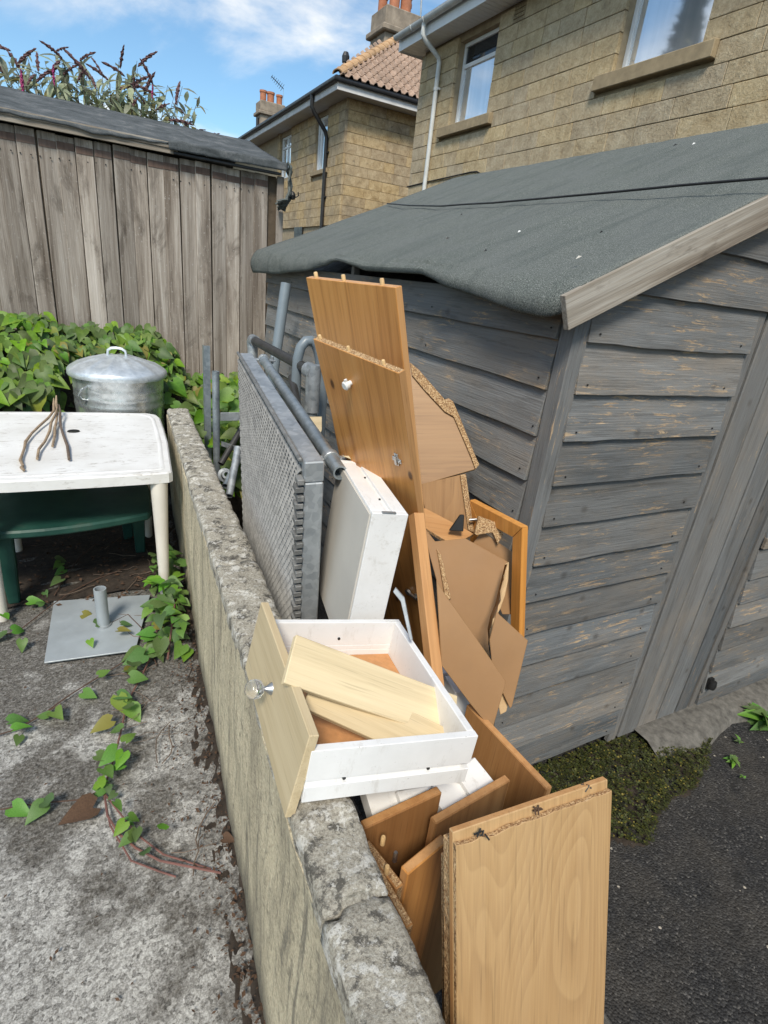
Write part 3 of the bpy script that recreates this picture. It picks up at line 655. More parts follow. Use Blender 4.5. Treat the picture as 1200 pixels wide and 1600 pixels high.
# ================================================================== the far timber shed
def far_shed():
    root = thing('timber_outbuilding', 'silvered timber outbuilding of vertical boards behind the dustbin', 'outbuilding', (-0.5, 5.5, 0))
    FY = 4.5; xl, xr = -2.4, 1.375
    MB().box((xl, FY + 0.03, -0.3), (xr - 0.02, 6.55, 2.06)).build('wall_core', M['bark'], root)
    wall = obj('front_wall', mesh('front_wall', *box_vf((xl, FY + 0.012, -0.2), (xr - 0.01, FY + 0.029, 2.05)), M['bark']), root)
    x = xl; i = 0
    sharedm = []
    for v in range(6):
        poly = [(0, 0), (0.0998, 0), (0.0998, 2.17), (0, 2.17)]
        sharedm.append(slabmesh('plank', poly, 0.016, M['silver'], 0.003))
    redm = slabmesh('plank_top', [(0, 0), (0.095, 0), (0.095, 0.04), (0, 0.04)], 0.004, M['redtop'], 0.001)
    while x < xr - 0.09:
        s = 1 if i % 2 else -1
        yaw = 0.085 + 0.03 * random.random(); w = 0.101 + 0.003 * random.random()
        pl = obj('plank', sharedm[i % 6], wall, frame((x, FY + 0.008 - 0.016 * random.random(), -0.12 + 0.01 * random.random()), (math.cos(yaw), math.sin(yaw), 0.004 * random.uniform(-1, 1)), (0.004 * random.uniform(-1, 1), 0, 1)))
        obj('plank_top', redm, pl, WM[pl.name] @ Matrix.Translation((0.002, 2.085 + 0.012 * random.random(), 0.015)))
        x += w; i += 1
    board('corner_board', (xr - 0.03, FY - 0.018, -0.1), (1, 0, 0), (0, 0, 1), 0.05, 2.16, 0.02, M['silver'], root)
    # eave fascia: bleached boards, then an old felt edge
    EY = 4.425
    board('fascia_board', (xl, EY + 0.02, 2.068), (0, 0, 1), (-1, 0, 0), 0.062, 0.01, 0.02, M['bleached'], root)
    bpy.data.objects.remove(bpy.data.objects['fascia_board'])
    b1 = board('fascia_board', (0.66, EY + 0.022, 2.062), (0, 0, 1), (-1, 0, 0.004), 0.03, 3.06, 0.02, M['bleached'], root)
    b2 = board('fascia_board', (0.64, EY + 0.014, 2.092), (0, 0, 1), (-1, 0, -0.004), 0.034, 3.04, 0.02, M['bleached'], root)
    g = MB(); g.box((0.63, EY - 0.006, 2.062), (1.36, EY + 0.03, 2.078)); g.build('drip_strip', M['iron'], root, bevel=0.002)
    # roof felt: grid from eave to ridge with tattered lower edge and turned down right verge
    nx, ny = 110, 14; vs = []; fs = []
    for i in range(nx + 1):
        x = xl - 0.1 + (xr + 0.03 - xl + 0.1) * i / nx
        lap = 0.020 + 0.022 * nz(x * 2.5, 1) + 0.012 * nz(x * 9, 2)
        drop = -0.014 if x < 0.62 else -0.028
        for j in range(-2, ny + 1):
            if j < 0: y = EY - 0.012; z = 2.118 - (lap + drop + 0.012) * (-j / 2.0)
            else: u = j / ny; y = EY - 0.004 + (5.5 - EY) * u; z = 2.122 + 0.295 * u + 0.010 * nz(x * 4, y * 4) * (1 if 0 < u < 1 else 0.4)
            vs.append((x, y, z + 0.004 * nz(x * 17, y * 17, 3)))
    n = ny + 3
    for i in range(nx):
        for k in range(n - 1): a = i * n + k; fs.append((a, a + 1, a + n + 1, a + n)[::-1])
    rf = obj('roof', mesh('roof', vs, fs, M['old_felt'], smooth=True), root); autosmooth(rf, 0.9)
    so = rf.modifiers.new('thickness', 'SOLIDIFY'); so.thickness = 0.008
    mb = MB(); mb.add([(xl, 5.5, 2.40), (xr, 5.5, 2.40), (xr, 6.6, 2.09), (xl, 6.6, 2.09)], [(0, 1, 2, 3)]).build('rear_roof', M['old_felt'], root)
    # lower strip of slate coloured felt on the right half
    nx = 40; vs = []; fs = []
    for i in range(nx + 1):
        x = 0.60 + 0.80 * i / nx
        for k in range(5):
            vs.append((x, EY - 0.022 + 0.006 * nz(x * 12, k), 2.082 + 0.052 * k / 4 + 0.010 * nz(x * 8, 4) * (k == 4) + 0.004 * nz(x * 30, k) + 0.012 * (x - 0.6)))
    for i in range(nx):
        for k in range(4): a = i * 5 + k; fs.append((a, a + 1, a + 6, a + 5)[::-1])
    ls = obj('felt_strip', mesh('felt_strip', vs, fs, M['old_felt'], smooth=True), root); ls.modifiers.new('t', 'SOLIDIFY').thickness = 0.006
    # crumpled flap of felt at the corner
    vs = []; fs = []; na, nb = 10, 9
    path = [V((1.405, 4.42, 2.12)), V((1.425, 4.42, 2.02)), V((1.42, 4.42, 1.94)), V((1.38, 4.40, 1.88)), V((1.325, 4.39, 1.87))]
    for i in range(na + 1):
        t = i / na * 4; k = min(3, int(t)); p = path[k].lerp(path[k + 1], t - k)
        for j in range(nb + 1):
            u = j / nb - 0.5
            vs.append(p + V((0.035 * u + 0.03 * nz(i * .5, j * .5), 0.10 * u + 0.03 * nz(i * .6, j * .4, 7), 0.02 * nz(i * .7, j * .7, 3) - 0.05 * u)))
    for i in range(na):
        for j in range(nb): a = i * (nb + 1) + j; fs.append((a, a + 1, a + nb + 2, a + nb + 1))
    fl = obj('felt_flap', mesh('felt_flap', vs, fs, M['iron'] if False else M['felt'], smooth=False), root); fl.modifiers.new('t', 'SOLIDIFY').thickness = 0.01
    hk = MB(); hk.tube([(1.42, 4.45, 1.955), (1.44, 4.42, 1.95), (1.47, 4.41, 1.94), (1.49, 4.41, 1.955), (1.485, 4.41, 1.975)], 0.005, 6); hk.lathe([(0, -.03), (0.022, -.025), (0.026, 0), (0.018, .02), (0, .028)], 8, (1.445, 4.42, 1.95))
    hk.build('bracket', M['iron'], root)
    # nail heads along the boards
    mb = MB()
    for z in (0.42, 1.93):
        x = xl
        while x < xr - .05:
            for dx in (0.02, 0.075):
                mb.lathe([(0.0, 0.0), (0.0045, 0.0), (0.004, 0.004), (0, 0.005)], 6, (0, 0, 0))
                for v in mb.v[-24:]: v.xyz = (x + dx + v.x, FY - 0.012 - v.z, z + 0.01 * math.sin(x * 7) + v.y)
            x += 0.102
    tag(mb.build('nail_heads', M['iron'], root), kind='stuff')
far_shed()

# ================================================================== stone houses
def window(parent, face, base, a0, a1, z0, z1, transom=None, mull=None, dark_top=True):
    """a upvc window whose outer face lies on plane base of axis face; a = the other horizontal axis"""
    f = 0.055; d = 0.05; mb = MB()
    def bx(p0, p1, q0, q1, dep=d, off=0.0):
        if face == 'x': mb.box((base + off, p0, q0), (base + off + dep, p1, q1))
        else: mb.box((p0, base + off, q0), (p1, base + off + dep, q1))
    bx(a0, a0 + f, z0, z1); bx(a1 - f, a1, z0, z1); bx(a0 + f, a1 - f, z0, z0 + f); bx(a0 + f, a1 - f, z1 - f, z1)
    zt = z0 + (z1 - z0) * transom if transom else None
    if zt: bx(a0 + f, a1 - f, zt - f / 2, zt + f / 2)
    xs = [a0 + f, a1 - f]
    if mull:
        am = a0 + (a1 - a0) * mull; bx(am - f * .6, am + f * .6, z0 + f, z1 - f, d + .004, -.004); xs = [a0 + f, am, a1 - f]
    w = mb.build('window', M['upvc'], parent, bevel=0.004)
    for p0, p1 in zip(xs[:-1], xs[1:]):
        for q0, q1, top in ([(z0 + f, zt, False), (zt, z1 - f, True)] if zt else [(z0 + f, z1 - f, False)]):
            p = MB()
            g = 0.012
            if face == 'x': p.box((base + 0.028, p0 + g * 0, q0), (base + 0.034, p1, q1))
            else: p.box((p0, base + 0.028, q0), (p1, base + 0.034, q1))
            p.build('pane', M['glass_dark'] if (top and dark_top) else M['glass'], w)
    return w
def block_meshes(widths, h, dep, mat):
    d = {}
    for w in widths:
        mb = MB().box((-dep / 2, -w / 2 + 0.0028, -h / 2 + 0.0028), (dep / 2, w / 2 - 0.0028, h / 2 - 0.0028))
        d[w] = mesh('stone_block', mb.v, mb.f, mat, bevel=0.0045)
    return d
def lay_blocks(wall, face, base, a0, a1, z0, z1, h, holes, mat, dep=0.06, limit=None):
    """courses of ashlar; face 'x' looks to -x, face 'y' looks to -y. holes: (a0, a1, z0, z1)"""
    WID = [0.3, 0.38, 0.44, 0.5, 0.56, 0.62, 0.68]
    mm = block_meshes(WID + [0.1, 0.14], h, dep, mat); nc = int((z1 - z0) / h); cnt = 0
    allw = sorted(mm)
    for c in range(nc):
        zc = z1 - h * (c + 0.5); segs = [(a0, a1)]
        for (b0, b1, q0, q1) in holes:
            if q0 < zc + h * 0.3 and q1 > zc - h * 0.3:
                ns = []
                for s0, s1 in segs:
                    if b1 <= s0 or b0 >= s1: ns.append((s0, s1)); continue
                    if b0 > s0: ns.append((s0, b0))
                    if b1 < s1: ns.append((b1, s1))
                segs = ns
        for s0, s1 in segs:
            a = s0
            while a < s1 - 0.03:
                w = random.choice(WID)
                if a + w > s1 - 0.12: w = s1 - a
                key = min(allw, key=lambda q: abs(q - w))
                off = 0.006 * random.random()
                sc = w / key
                if face == 'x': Mx = Matrix.Translation((base + dep / 2 - off, a + w / 2, zc)) @ Matrix.Diagonal((1, sc, 1, 1))
                else: Mx = Matrix.Translation((a + w / 2, base + dep / 2 - off, zc)) @ Matrix.Rotation(math.pi / 2, 4, 'Z') @ Matrix.Diagonal((1, sc, 1, 1))
                o = obj('stone_block', mm[key], wall, Mx); cnt += 1
                a += w
    return cnt
def core_with_holes(name, x0, x1, y0, y1, z0, z1, holes, parent, mat):
    """a wall slab x0..x1 with rectangular openings (y0, y1, z0, z1), returned as one mesh"""
    mb = MB(); ys = sorted({y0, y1} | {h[0] for h in holes} | {h[1] for h in holes})
    for a, b in zip(ys[:-1], ys[1:]):
        hs = sorted([(h[2], h[3]) for h in holes if h[0] <= a and h[1] >= b]); z = z0
        for q0, q1 in hs:
            mb.box((x0, a, z), (x1, b, q0)); z = q1
        if z < z1: mb.box((x0, a, z), (x1, b, z1))
    return mb.build(name, mat, parent)
def main_house():
    HX = 5.6; EY = 10.30
    root = thing('stone_house', 'honey stone house above the grey shed with white downpipe', 'house', (8.5, 3, TZ))
    w1 = (8.15, 9.20, 3.90, 5.00); w2 = (4.66, 5.78, 3.92, 5.04)
    wall = core_with_holes('wall', HX + 0.045, HX + 0.30, -7.5, EY, TZ, 5.12, [w1, w2], root, M['mortar'])
    MB().box((HX + 0.305, -7.49, TZ), (12.0, EY - 0.01, 5.10)).build('inner_core', M['mortar'], root)
    s1 = (7.98, 9.42, 3.735, 3.90); s2 = (4.47, 5.98, 3.745, 3.92)
    vent = (7.60, 7.84, 4.86, 5.06)
    print('main blocks', lay_blocks(wall, 'x', HX, 2.75, EY + 0.01, 2.52, 5.055, 0.195, [w1, w2, s1, s2, vent], M['stone']))
    mb = MB()
    for i in range(7):
        for j in range(4): mb.box((HX - .004, 7.605 + i * .034, 4.865 + j * .049), (HX + .03, 7.627 + i * .034, 4.90 + j * .049))
    mb.box((HX + .01, 7.60, 4.86), (HX + .04, 7.84, 5.06)); mb.build('air_vent', M['sill'], wall)
    window(root, 'x', HX + 0.13, w1[0], w1[1], w1[2] + .0, w1[3], transom=0.72)
    window(root, 'x', HX + 0.13, w2[0], w2[1], w2[2], w2[3])
    for s in (s1, s2):
        o = MB().add([(HX - .07, s[0], s[2]), (HX - .07, s[1], s[2]), (HX + .19, s[1], s[2]), (HX + .19, s[0], s[2]), (HX - .07, s[0], s[3] - .03), (HX - .07, s[1], s[3] - .03), (HX + .19, s[1], s[3]), (HX + .19, s[0], s[3])],
                     [(0, 3, 2, 1), (4, 5, 6, 7), (0, 1, 5, 4), (1, 2, 6, 5), (2, 3, 7, 6), (3, 0, 4, 7)]).build('window_sill', M['sill'], root, bevel=0.006)
    # soffit strips, fascia, gutter
    fx = HX - 0.36; ye = EY + 0.24
    sf = MB().box((fx + .02, -7.6, 5.112), (HX + 0.1, ye, 5.125)).build('soffit', M['upvc'], root)
    n = 0
    y = 6.2
    while y < ye - .05:
        obj('soffit_strip', STRIP, sf, Matrix.Translation((fx + .022, y, 5.096))); y += 0.102
    MB().box((fx + .022, -7.6, 5.098), (HX + .04, 6.19, 5.111)).build('soffit_board', M['upvc'], sf)
    MB().box((fx, -7.6, 5.08), (fx + .018, ye, 5.29)).build('fascia', M['upvc'], root)
    MB().box((fx + .02, ye - .018, 5.08), (HX + .6, ye, 5.29)).build('end_fascia', M['upvc'], root)
    g = MB(); prof = [(math.cos(t), math.sin(t)) for t in [math.pi + math.pi * k / 10 for k in range(11)]]
    r = 0.062; gx = fx - r - 0.004; gz = 5.275; vs = []; fs = []
    for y in (-7.6, ye): vs += [(gx + r * a, y, gz + r * b) for a, b in prof] + [(gx + (r - .006) * a, y, gz + (r - .006) * b) for a, b in prof[::-1]]
    n = 22; fs = [(i, (i + 1) % n, n + (i + 1) % n, n + i)[::-1] for i in range(n)] + [tuple(range(n)), tuple(range(2 * n - 1, n - 1, -1))]
    gt = g.add(vs, fs).build('gutter', M['gutter'], root); autosmooth(gt)
    for y in (9.55, 8.3, 7.2, 9.95):
        b = MB(); b.tube([(gx + (r + .005) * math.cos(t), y, gz + (r + .005) * math.sin(t)) for t in [math.pi + math.pi * k / 10 for k in range(11)]], 0.008, 6); b.build('gutter_bracket', M['gutter'], gt)
    py = 9.62
    dp = MB(); path = [(gx, py - .02, gz - .04), (gx, py - .02, gz - .20), (gx + .05, py - .02, gz - .25), (HX - .085, py, 4.87), (HX - .06, py, 4.80), (HX - .06, py, 2.1)]
    dpo = dp.tube(path, 0.036, 12).build('downpipe', M['gutter'], root); autosmooth(dpo)
    for z in (4.45, 2.85):
        MB().tube([(HX - .06, py, z - .02), (HX - .06, py, z + .02)], 0.042, 12).box((HX - .06, py - .075, z - .015), (HX - .02, py + .075, z + .015)).build('pipe_clip', M['gutter'], dpo)
    # roof
    rb = MB(); ex = fx - 0.06; rx = 8.9; rz = 5.36 + 0.70 * (rx - ex); x2 = 2 * rx - ex; ya, yb = -7.8, ye + .03; hd = rx - ex
    rb.add([(ex, ya, 5.33), (x2, ya, 5.33), (x2, yb, 5.33), (ex, yb, 5.33), (rx, ya + hd * .2, rz), (rx, yb - hd, rz)], [(0, 3, 5, 4), (1, 4, 5, 2), (2, 5, 3), (0, 4, 1), (0, 1, 2, 3)]).build('roof', M['tile'], root)
    # cable along the wall
    c = MB().tube([onax(0, HX - .015, *p) for p in [(636, 292), (668, 284), (700, 277), (735, 269), (745, 268), (750, 271), (754, 274)]], 0.010, 6).build('wall_cable', M['iron'])
    tag(c, 'black cable running along the honey stone wall above the felt roof', 'cable')
_m = MB().box((0, 0, 0), (0.355, 0.094, 0.014)); STRIP = mesh('soffit_strip', _m.v, _m.f, M['upvc'], bevel=0.004)
main_house()
def neighbour():
    X, Y = 5.97, 14.45; SZ = 5.29; Y2 = 38.0
    root = thing('stone_house', 'stained stone house with clay tiled hip roof and black downpipe', 'house', (9, 22, TZ))
    w1 = (15.62, 16.48, 3.96, 5.18); w2 = (18.55, 19.65, 4.05, 5.16)
    wall = core_with_holes('wall', X + .045, X + .3, Y + .046, Y2, TZ, SZ, [w1, w2], root, M['mortar'])
    MB().box((X + .305, Y + .047, TZ), (11.85, Y2, SZ - .01)).build('inner_core', M['mortar'], root)
    ew = MB().box((X + .05, Y + .04, TZ), (11.9, Y + .046, SZ)).build('end_wall', M['mortar'], root)
    sl1 = (15.45, 16.65, 3.86, 3.96)
    c = lay_blocks(wall, 'x', X, Y, 19.9, 2.45, SZ, 0.222, [w1, w2, sl1], M['stone_far'])
    c += lay_blocks(ew, 'y', Y, X + .055, 8.1, 2.45, SZ, 0.222, [], M['stone_far'])
    print('neighbour blocks', c)
    window(root, 'x', X + .08, *w1, mull=0.72, transom=None); window(root, 'x', X + .08, *w2, mull=0.5, transom=0.74, dark_top=False)
    MB().box((X - .05, sl1[0], sl1[2]), (X + .12, sl1[1], sl1[3])).build('window_sill', M['sill'], root, bevel=.005)
    v = onax(0, X, 466, 363); MB().box((X - .012, v.y - .35, v.z - .18), (X + .02, v.y + .35, v.z + .14)).build('dark_vent', M['blackpipe'], root)
    fx, fy = X - .44, Y - .44
    MB().box((fx + .03, fy + .03, SZ), (12.3, Y2, SZ + .02)).build('soffit', M['soffit'], root)
    MB().box((fx, fy + .031, SZ - .02), (fx + .028, Y2, SZ + .19)).build('fascia', M['fascia'], root, bevel=.003)
    MB().box((fx, fy, SZ - .02), (12.3, fy + .028, SZ + .19)).build('fascia', M['fascia'], root, bevel=.003)
    r = .06; g = MB(); gz = SZ + .17
    g.tube([(fx - .05, Y2, gz), (fx - .05, fy - .05, gz), (12.3, fy - .05, gz)], r, 10)
    autosmooth(g.build('gutter', M['blackpipe'], root))
    py = 15.50
    d = MB().tube([(fx - .05, py, gz), (fx - .05, py, gz - .28), (fx + .02, py, gz - .38), (X - .10, py, gz - .72), (X - .06, py, gz - .85), (X - .06, py, 1.5)], .05, 10)
    dpo = d.build('downpipe', M['blackpipe'], root); autosmooth(dpo)
    for z in (4.3, 3.3): MB().box((X - .06, py - .09, z - .02), (X, py + .09, z + .02)).build('pipe_clip', M['blackpipe'], dpo)
    # hip roof
    ex, ey = fx - .04, fy - .04; ez = SZ + .20; k = .71; half = 3.35; rx = ex + half; rz = ez + k * half
    rb = MB(); rb.add([(ex, ey, ez), (2 * rx - ex, ey, ez), (2 * rx - ex, Y2, ez), (ex, Y2, ez), (rx, ey + half, rz), (rx, Y2 - half, rz)], [(0, 3, 5, 4), (1, 4, 5, 2), (0, 4, 1), (2, 5, 3), (0, 1, 2, 3)])
    roof = rb.build('roof', M['bark'], root)
    # double roll clay tiles on the slope facing the yard
    cr = 0.27; tw = .205; vs = []; fs = []; pts = []
    N = 12
    for i in range(N + 1):
        u = i / N; ph = u; hgt = 0.06 * max(0, math.sin(ph * 2 * math.pi * 0.9)) if ph < .56 else 0.0
        pts.append((u * tw, hgt))
    for v_, l in ((0, .025), (.34, 0)):
        vs += [(x, v_, z + l) for x, z in pts] + [(x, v_, z + l - .02) for x, z in pts]
    n = N + 1
    for i in range(N):
        fs += [(i, i + 1, 2 * n + i + 1, 2 * n + i)[::1], (n + i, i + n + 1, i + 1, i)]
    tm = mesh('roof_tile', vs, fs, M['tile'], smooth=False)
    sl = math.sqrt(1 + k * k); up = V((0, 1 / sl, k / sl)); cnt = 0
    for row in range(12):
        y = ey + (row * cr) / sl - .04; hipx = ex + (y - ey) + .10; x = hipx if row == 0 else ex + math.floor((hipx - ex) / tw) * tw + tw * .3
        while x < 9.4:
            p = V((x, y, ez + (y - ey) * k + .035)); obj('roof_tile', tm, roof, frame(p, (1, 0, 0), up)); x += tw; cnt += 1
    hm = MB(); n = 8
    for v_ in (0, .42):
        rr = .13 if v_ == 0 else .115
        hm.v += [V((rr * math.cos(t), v_, rr * .8 * math.sin(t))) for t in [math.pi * q / n for q in range(n + 1)]] + [V(((rr - .025) * math.cos(t), v_, (rr - .025) * .8 * math.sin(t))) for t in [math.pi * q / n for q in range(n, -1, -1)]]
    L = 2 * n + 2; hm.f = [(i, (i + 1) % L, L + (i + 1) % L, L + i)[::-1] for i in range(L)] + [tuple(range(L)), tuple(range(2 * L - 1, L - 1, -1))]; hm.m = [0] * len(hm.f)
    hme = mesh('hip_tile', hm.v, hm.f, M['hip'])
    hd = V((1, 1, k)).normalized(); side = V((1, -1, 0)).normalized()
    for i in range(14):
        p = V((ex, ey, ez)) + hd * (.03 + i * .375) + V((0, 0, .03)); obj('hip_tile', hme, roof, frame(p, side, hd))
    # soil vent cowl
    vp = onax(1, 16.2, 540, 92); MB().tube([vp - V((0, 0, 1.0)), vp - V((0, 0, .05))], .05, 8).lathe([(.0, -.1), (.09, -.08), (.1, .05), (.06, .14), (0, .16)], 10, vp).build('vent_cowl', M['blackpipe'], roof)
    # chimneys
    def chimney(cx, cy, w, d, zb, zc, pots, s=1.0):
        ch = MB().box((cx, cy, zb), (cx + w, cy + d, zc)).build('chimney', M['chimney'], roof, bevel=.02)
        MB().box((cx - .12 * s, cy - .12 * s, zc + .002), (cx + w + .12 * s, cy + d + .12 * s, zc + .16 * s)).build('chimney_cap', M['chimney'], ch, bevel=.03)
        MB().box((cx - .02, cy - .02, zc + .162 * s), (cx + w + .02, cy + d + .02, zc + .62 * s)).build('chimney_cap', M['chimney'], ch, bevel=.03)
        for (px, py_, r_, h) in pots:
            autosmooth(MB().lathe([(r_, 0), (r_ * 1.02, h * .8), (r_ * 1.18, h * .82), (r_ * 1.18, h), (r_ * .8, h), (r_ * .8, h * .7), (0, h * .7)], 14, (cx + px, cy + py_, zc + .6 * s)).build('chimney_pot', M['terracotta'], ch))
        return ch
    p = onax(1, 18.3, 600, 68)
    ch = chimney(p.x, 18.3, 1.15, 1.0, 6.2, onax(1, 18.3, 600, 47).z, [(.2, .75, .13, .45), (.32, .2, .15, .62), (.75, .3, .16, .50), (1.05, .8, .12, .5)])
    MB().tube([(p.x - .06, 18.55, 6.5), (p.x - .06, 18.55, 7.95)], .06, 8).build('flue_pipe', M['blackpipe'], ch)
    p2 = onax(1, 34, 407, 190); chimney(p2.x, 34, 1.3, .9, 6.5, 8.75, [(.2, .3, .16, .5), (.6, .3, .18, .5), (1.1, .4, .15, .5)])
    MB().tube([(p2.x - .08, 34.3, 7.5), (p2.x - .08, 34.3, 8.6)], .08, 8).build('flue_pipe', M['blackpipe'], bpy.data.objects['chimney.001'])
neighbour()
def aerials():
    a = thing('tv_aerial', 'small television aerial on a thin mast against the blue sky', 'aerial', (7.7, 26, 7))
    p = onax(1, 26, 432, 128); q0 = onax(1, 26, 424, 119); q1 = onax(1, 26, 443, 139)
    MB().tube([q0, q1], .015, 5).build('boom', M['blackpipe'], a)
    d = (q1 - q0).normalized(); s = V((d.z, 0, -d.x)).normalized()
    for i in range(7):
        c = q0.lerp(q1, (i + .3) / 7); L = .08 + .01 * i; MB().tube([c - s * L, c + s * L], .008, 4).build('element', M['blackpipe'], a)
    MB().tube([q1, (q1.x, 26, 6.9)], .006, 4).build('mast', M['galv'], a)
    b = MB().tube([onax(1, 22, 657, 30), onax(1, 22, 660, -30)], .03, 6).build('roof_mast', M['galv']); tag(b, 'thin grey mast rising beside the large chimney', 'mast')
aerials()

# ================================================================== OBJECTS: pile between wall and shed
def at(d, px, py): return CP + ray(px, py) * d
def dowel(parent, p, d, r=0.004, l=0.014, name='dowel', mat='peg'):
    d = V(d).normalized(); return autosmooth(MB().tube([V(p) - d * 0.006, V(p) + d * l * .85, V(p) + d * l], [r, r, r * .75], 10).build(name, M[mat], parent))
def mesh_panel():
    U, W_, N = V((.102, .992, .076)), V((-.053, -.07, .996)), V((.993, -.106, .045))
    O = V((.458, 1.155, -.037)); Lu, Lv, Lw = 1.035, 1.109, .049; F = frame(O, U, W_)
    root = thing('steel_mesh_panel', 'galvanised steel panel with woven mesh face standing behind the low wall', 'metal panel', O)
    g = .002
    def part(name, a, b, mat='galv', bev=.003): return MB().box(a, b).build(name, M[mat], root, F, bevel=bev)
    part('top_rail', (0, Lv - .05, .004), (Lu, Lv, Lw)); part('bottom_rail', (0, 0, .004), (Lu, .05, Lw))
    part('end_post', (0, .051, .004), (.045, Lv - .051, Lw)); part('end_post', (Lu - .045, .051, .004), (Lu, Lv - .051, Lw))
    part('shade_sheet', (.046, .051, .03), (Lu - .046, Lv - .051, .034), 'dark_pipe', 0)  # added dark sheet, stands in for the shade behind the open mesh
    part('mesh_binding', (.012, Lv - .004, -.008), (Lu, Lv + .006, .002), 'galv_mesh')
    # expanded mesh: zigzag strands
    vs = []; fs = []; pu, pv = .026, .0145; rows = int((Lv - .02) / pv); nseg = int((Lu - .03) / (pu / 2))
    for r in range(rows):
        b = len(vs); v0 = .01 + r * pv
        for i in range(nseg + 1):
            u = .022 + i * pu / 2; s = 1 if (i + r) % 2 else -1; v = v0 + s * pv * .42
            vs += [(u, v - .0026, -.007), (u, v + .0034, .001), (u, v + .0016, .005)]
        for i in range(nseg):
            a = b + i * 3; fs += [(a, a + 1, a + 4, a + 3)[::-1], (a + 1, a + 2, a + 5, a + 4)[::-1]]
    tag(obj('mesh_face', mesh('mesh_face', vs, fs, M['galv_mesh']), root, F), kind='stuff')
    t = MB(); k = 0
    v = Lv - .045
    while v > .03:
        t.box((-.006 + .004 * (k % 2), v - .007, -.012 - .004 * (k % 2)), (.026, v + .006, .003)); v -= .0205; k += 1
    tag(t.build('mesh_clips', M['galv_mesh'], root, F, bevel=.001), kind='stuff')
    MB().box((-.006, .38, .018), (-.001, .55, .052)).build('end_bracket', M['galv'], root, F, bevel=.001)
mesh_panel()
def clamp(parent, p, d, r, mat='galv'):
    d = V(d).normalized(); s = V((1, 0, 0)); s = (s - d * s.dot(d)).normalized(); u = s.cross(d)
    mb = MB().tube([V(p) - d * .012, V(p) + d * .012], r + .005, 14)
    Mx = Matrix((( s.x, d.x, u.x, p[0]), (s.y, d.y, u.y, p[1]), (s.z, d.z, u.z, p[2]), (0, 0, 0, 1)))
    mb.box((-r - .03, -.012, -.004), (r + .03, .012, .004), M=Mx); mb.tube([Mx @ V((r + .018, 0, -.014)), Mx @ V((r + .018, 0, .018))], .006, 6)
    return mb.build('clamp', M[mat], parent, bevel=.0015)
def hollow(pts, r, t=.004, n=18):
    mb = MB().tube(pts, r, n, cap=False); k = len(mb.f)
    m2 = MB().tube(pts, r - t, n, cap=False); mb.add(m2.v, [f[::-1] for f in m2.f]); L = len(m2.v)
    for e in (0, len(pts) - 1):
        for i in range(n):
            a = e * n + i; b = e * n + (i + 1) % n; q = (a, b, L + b, L + a); mb.add([], []); mb.f.append(q if e else q[::-1]); mb.m.append(0)
    return mb
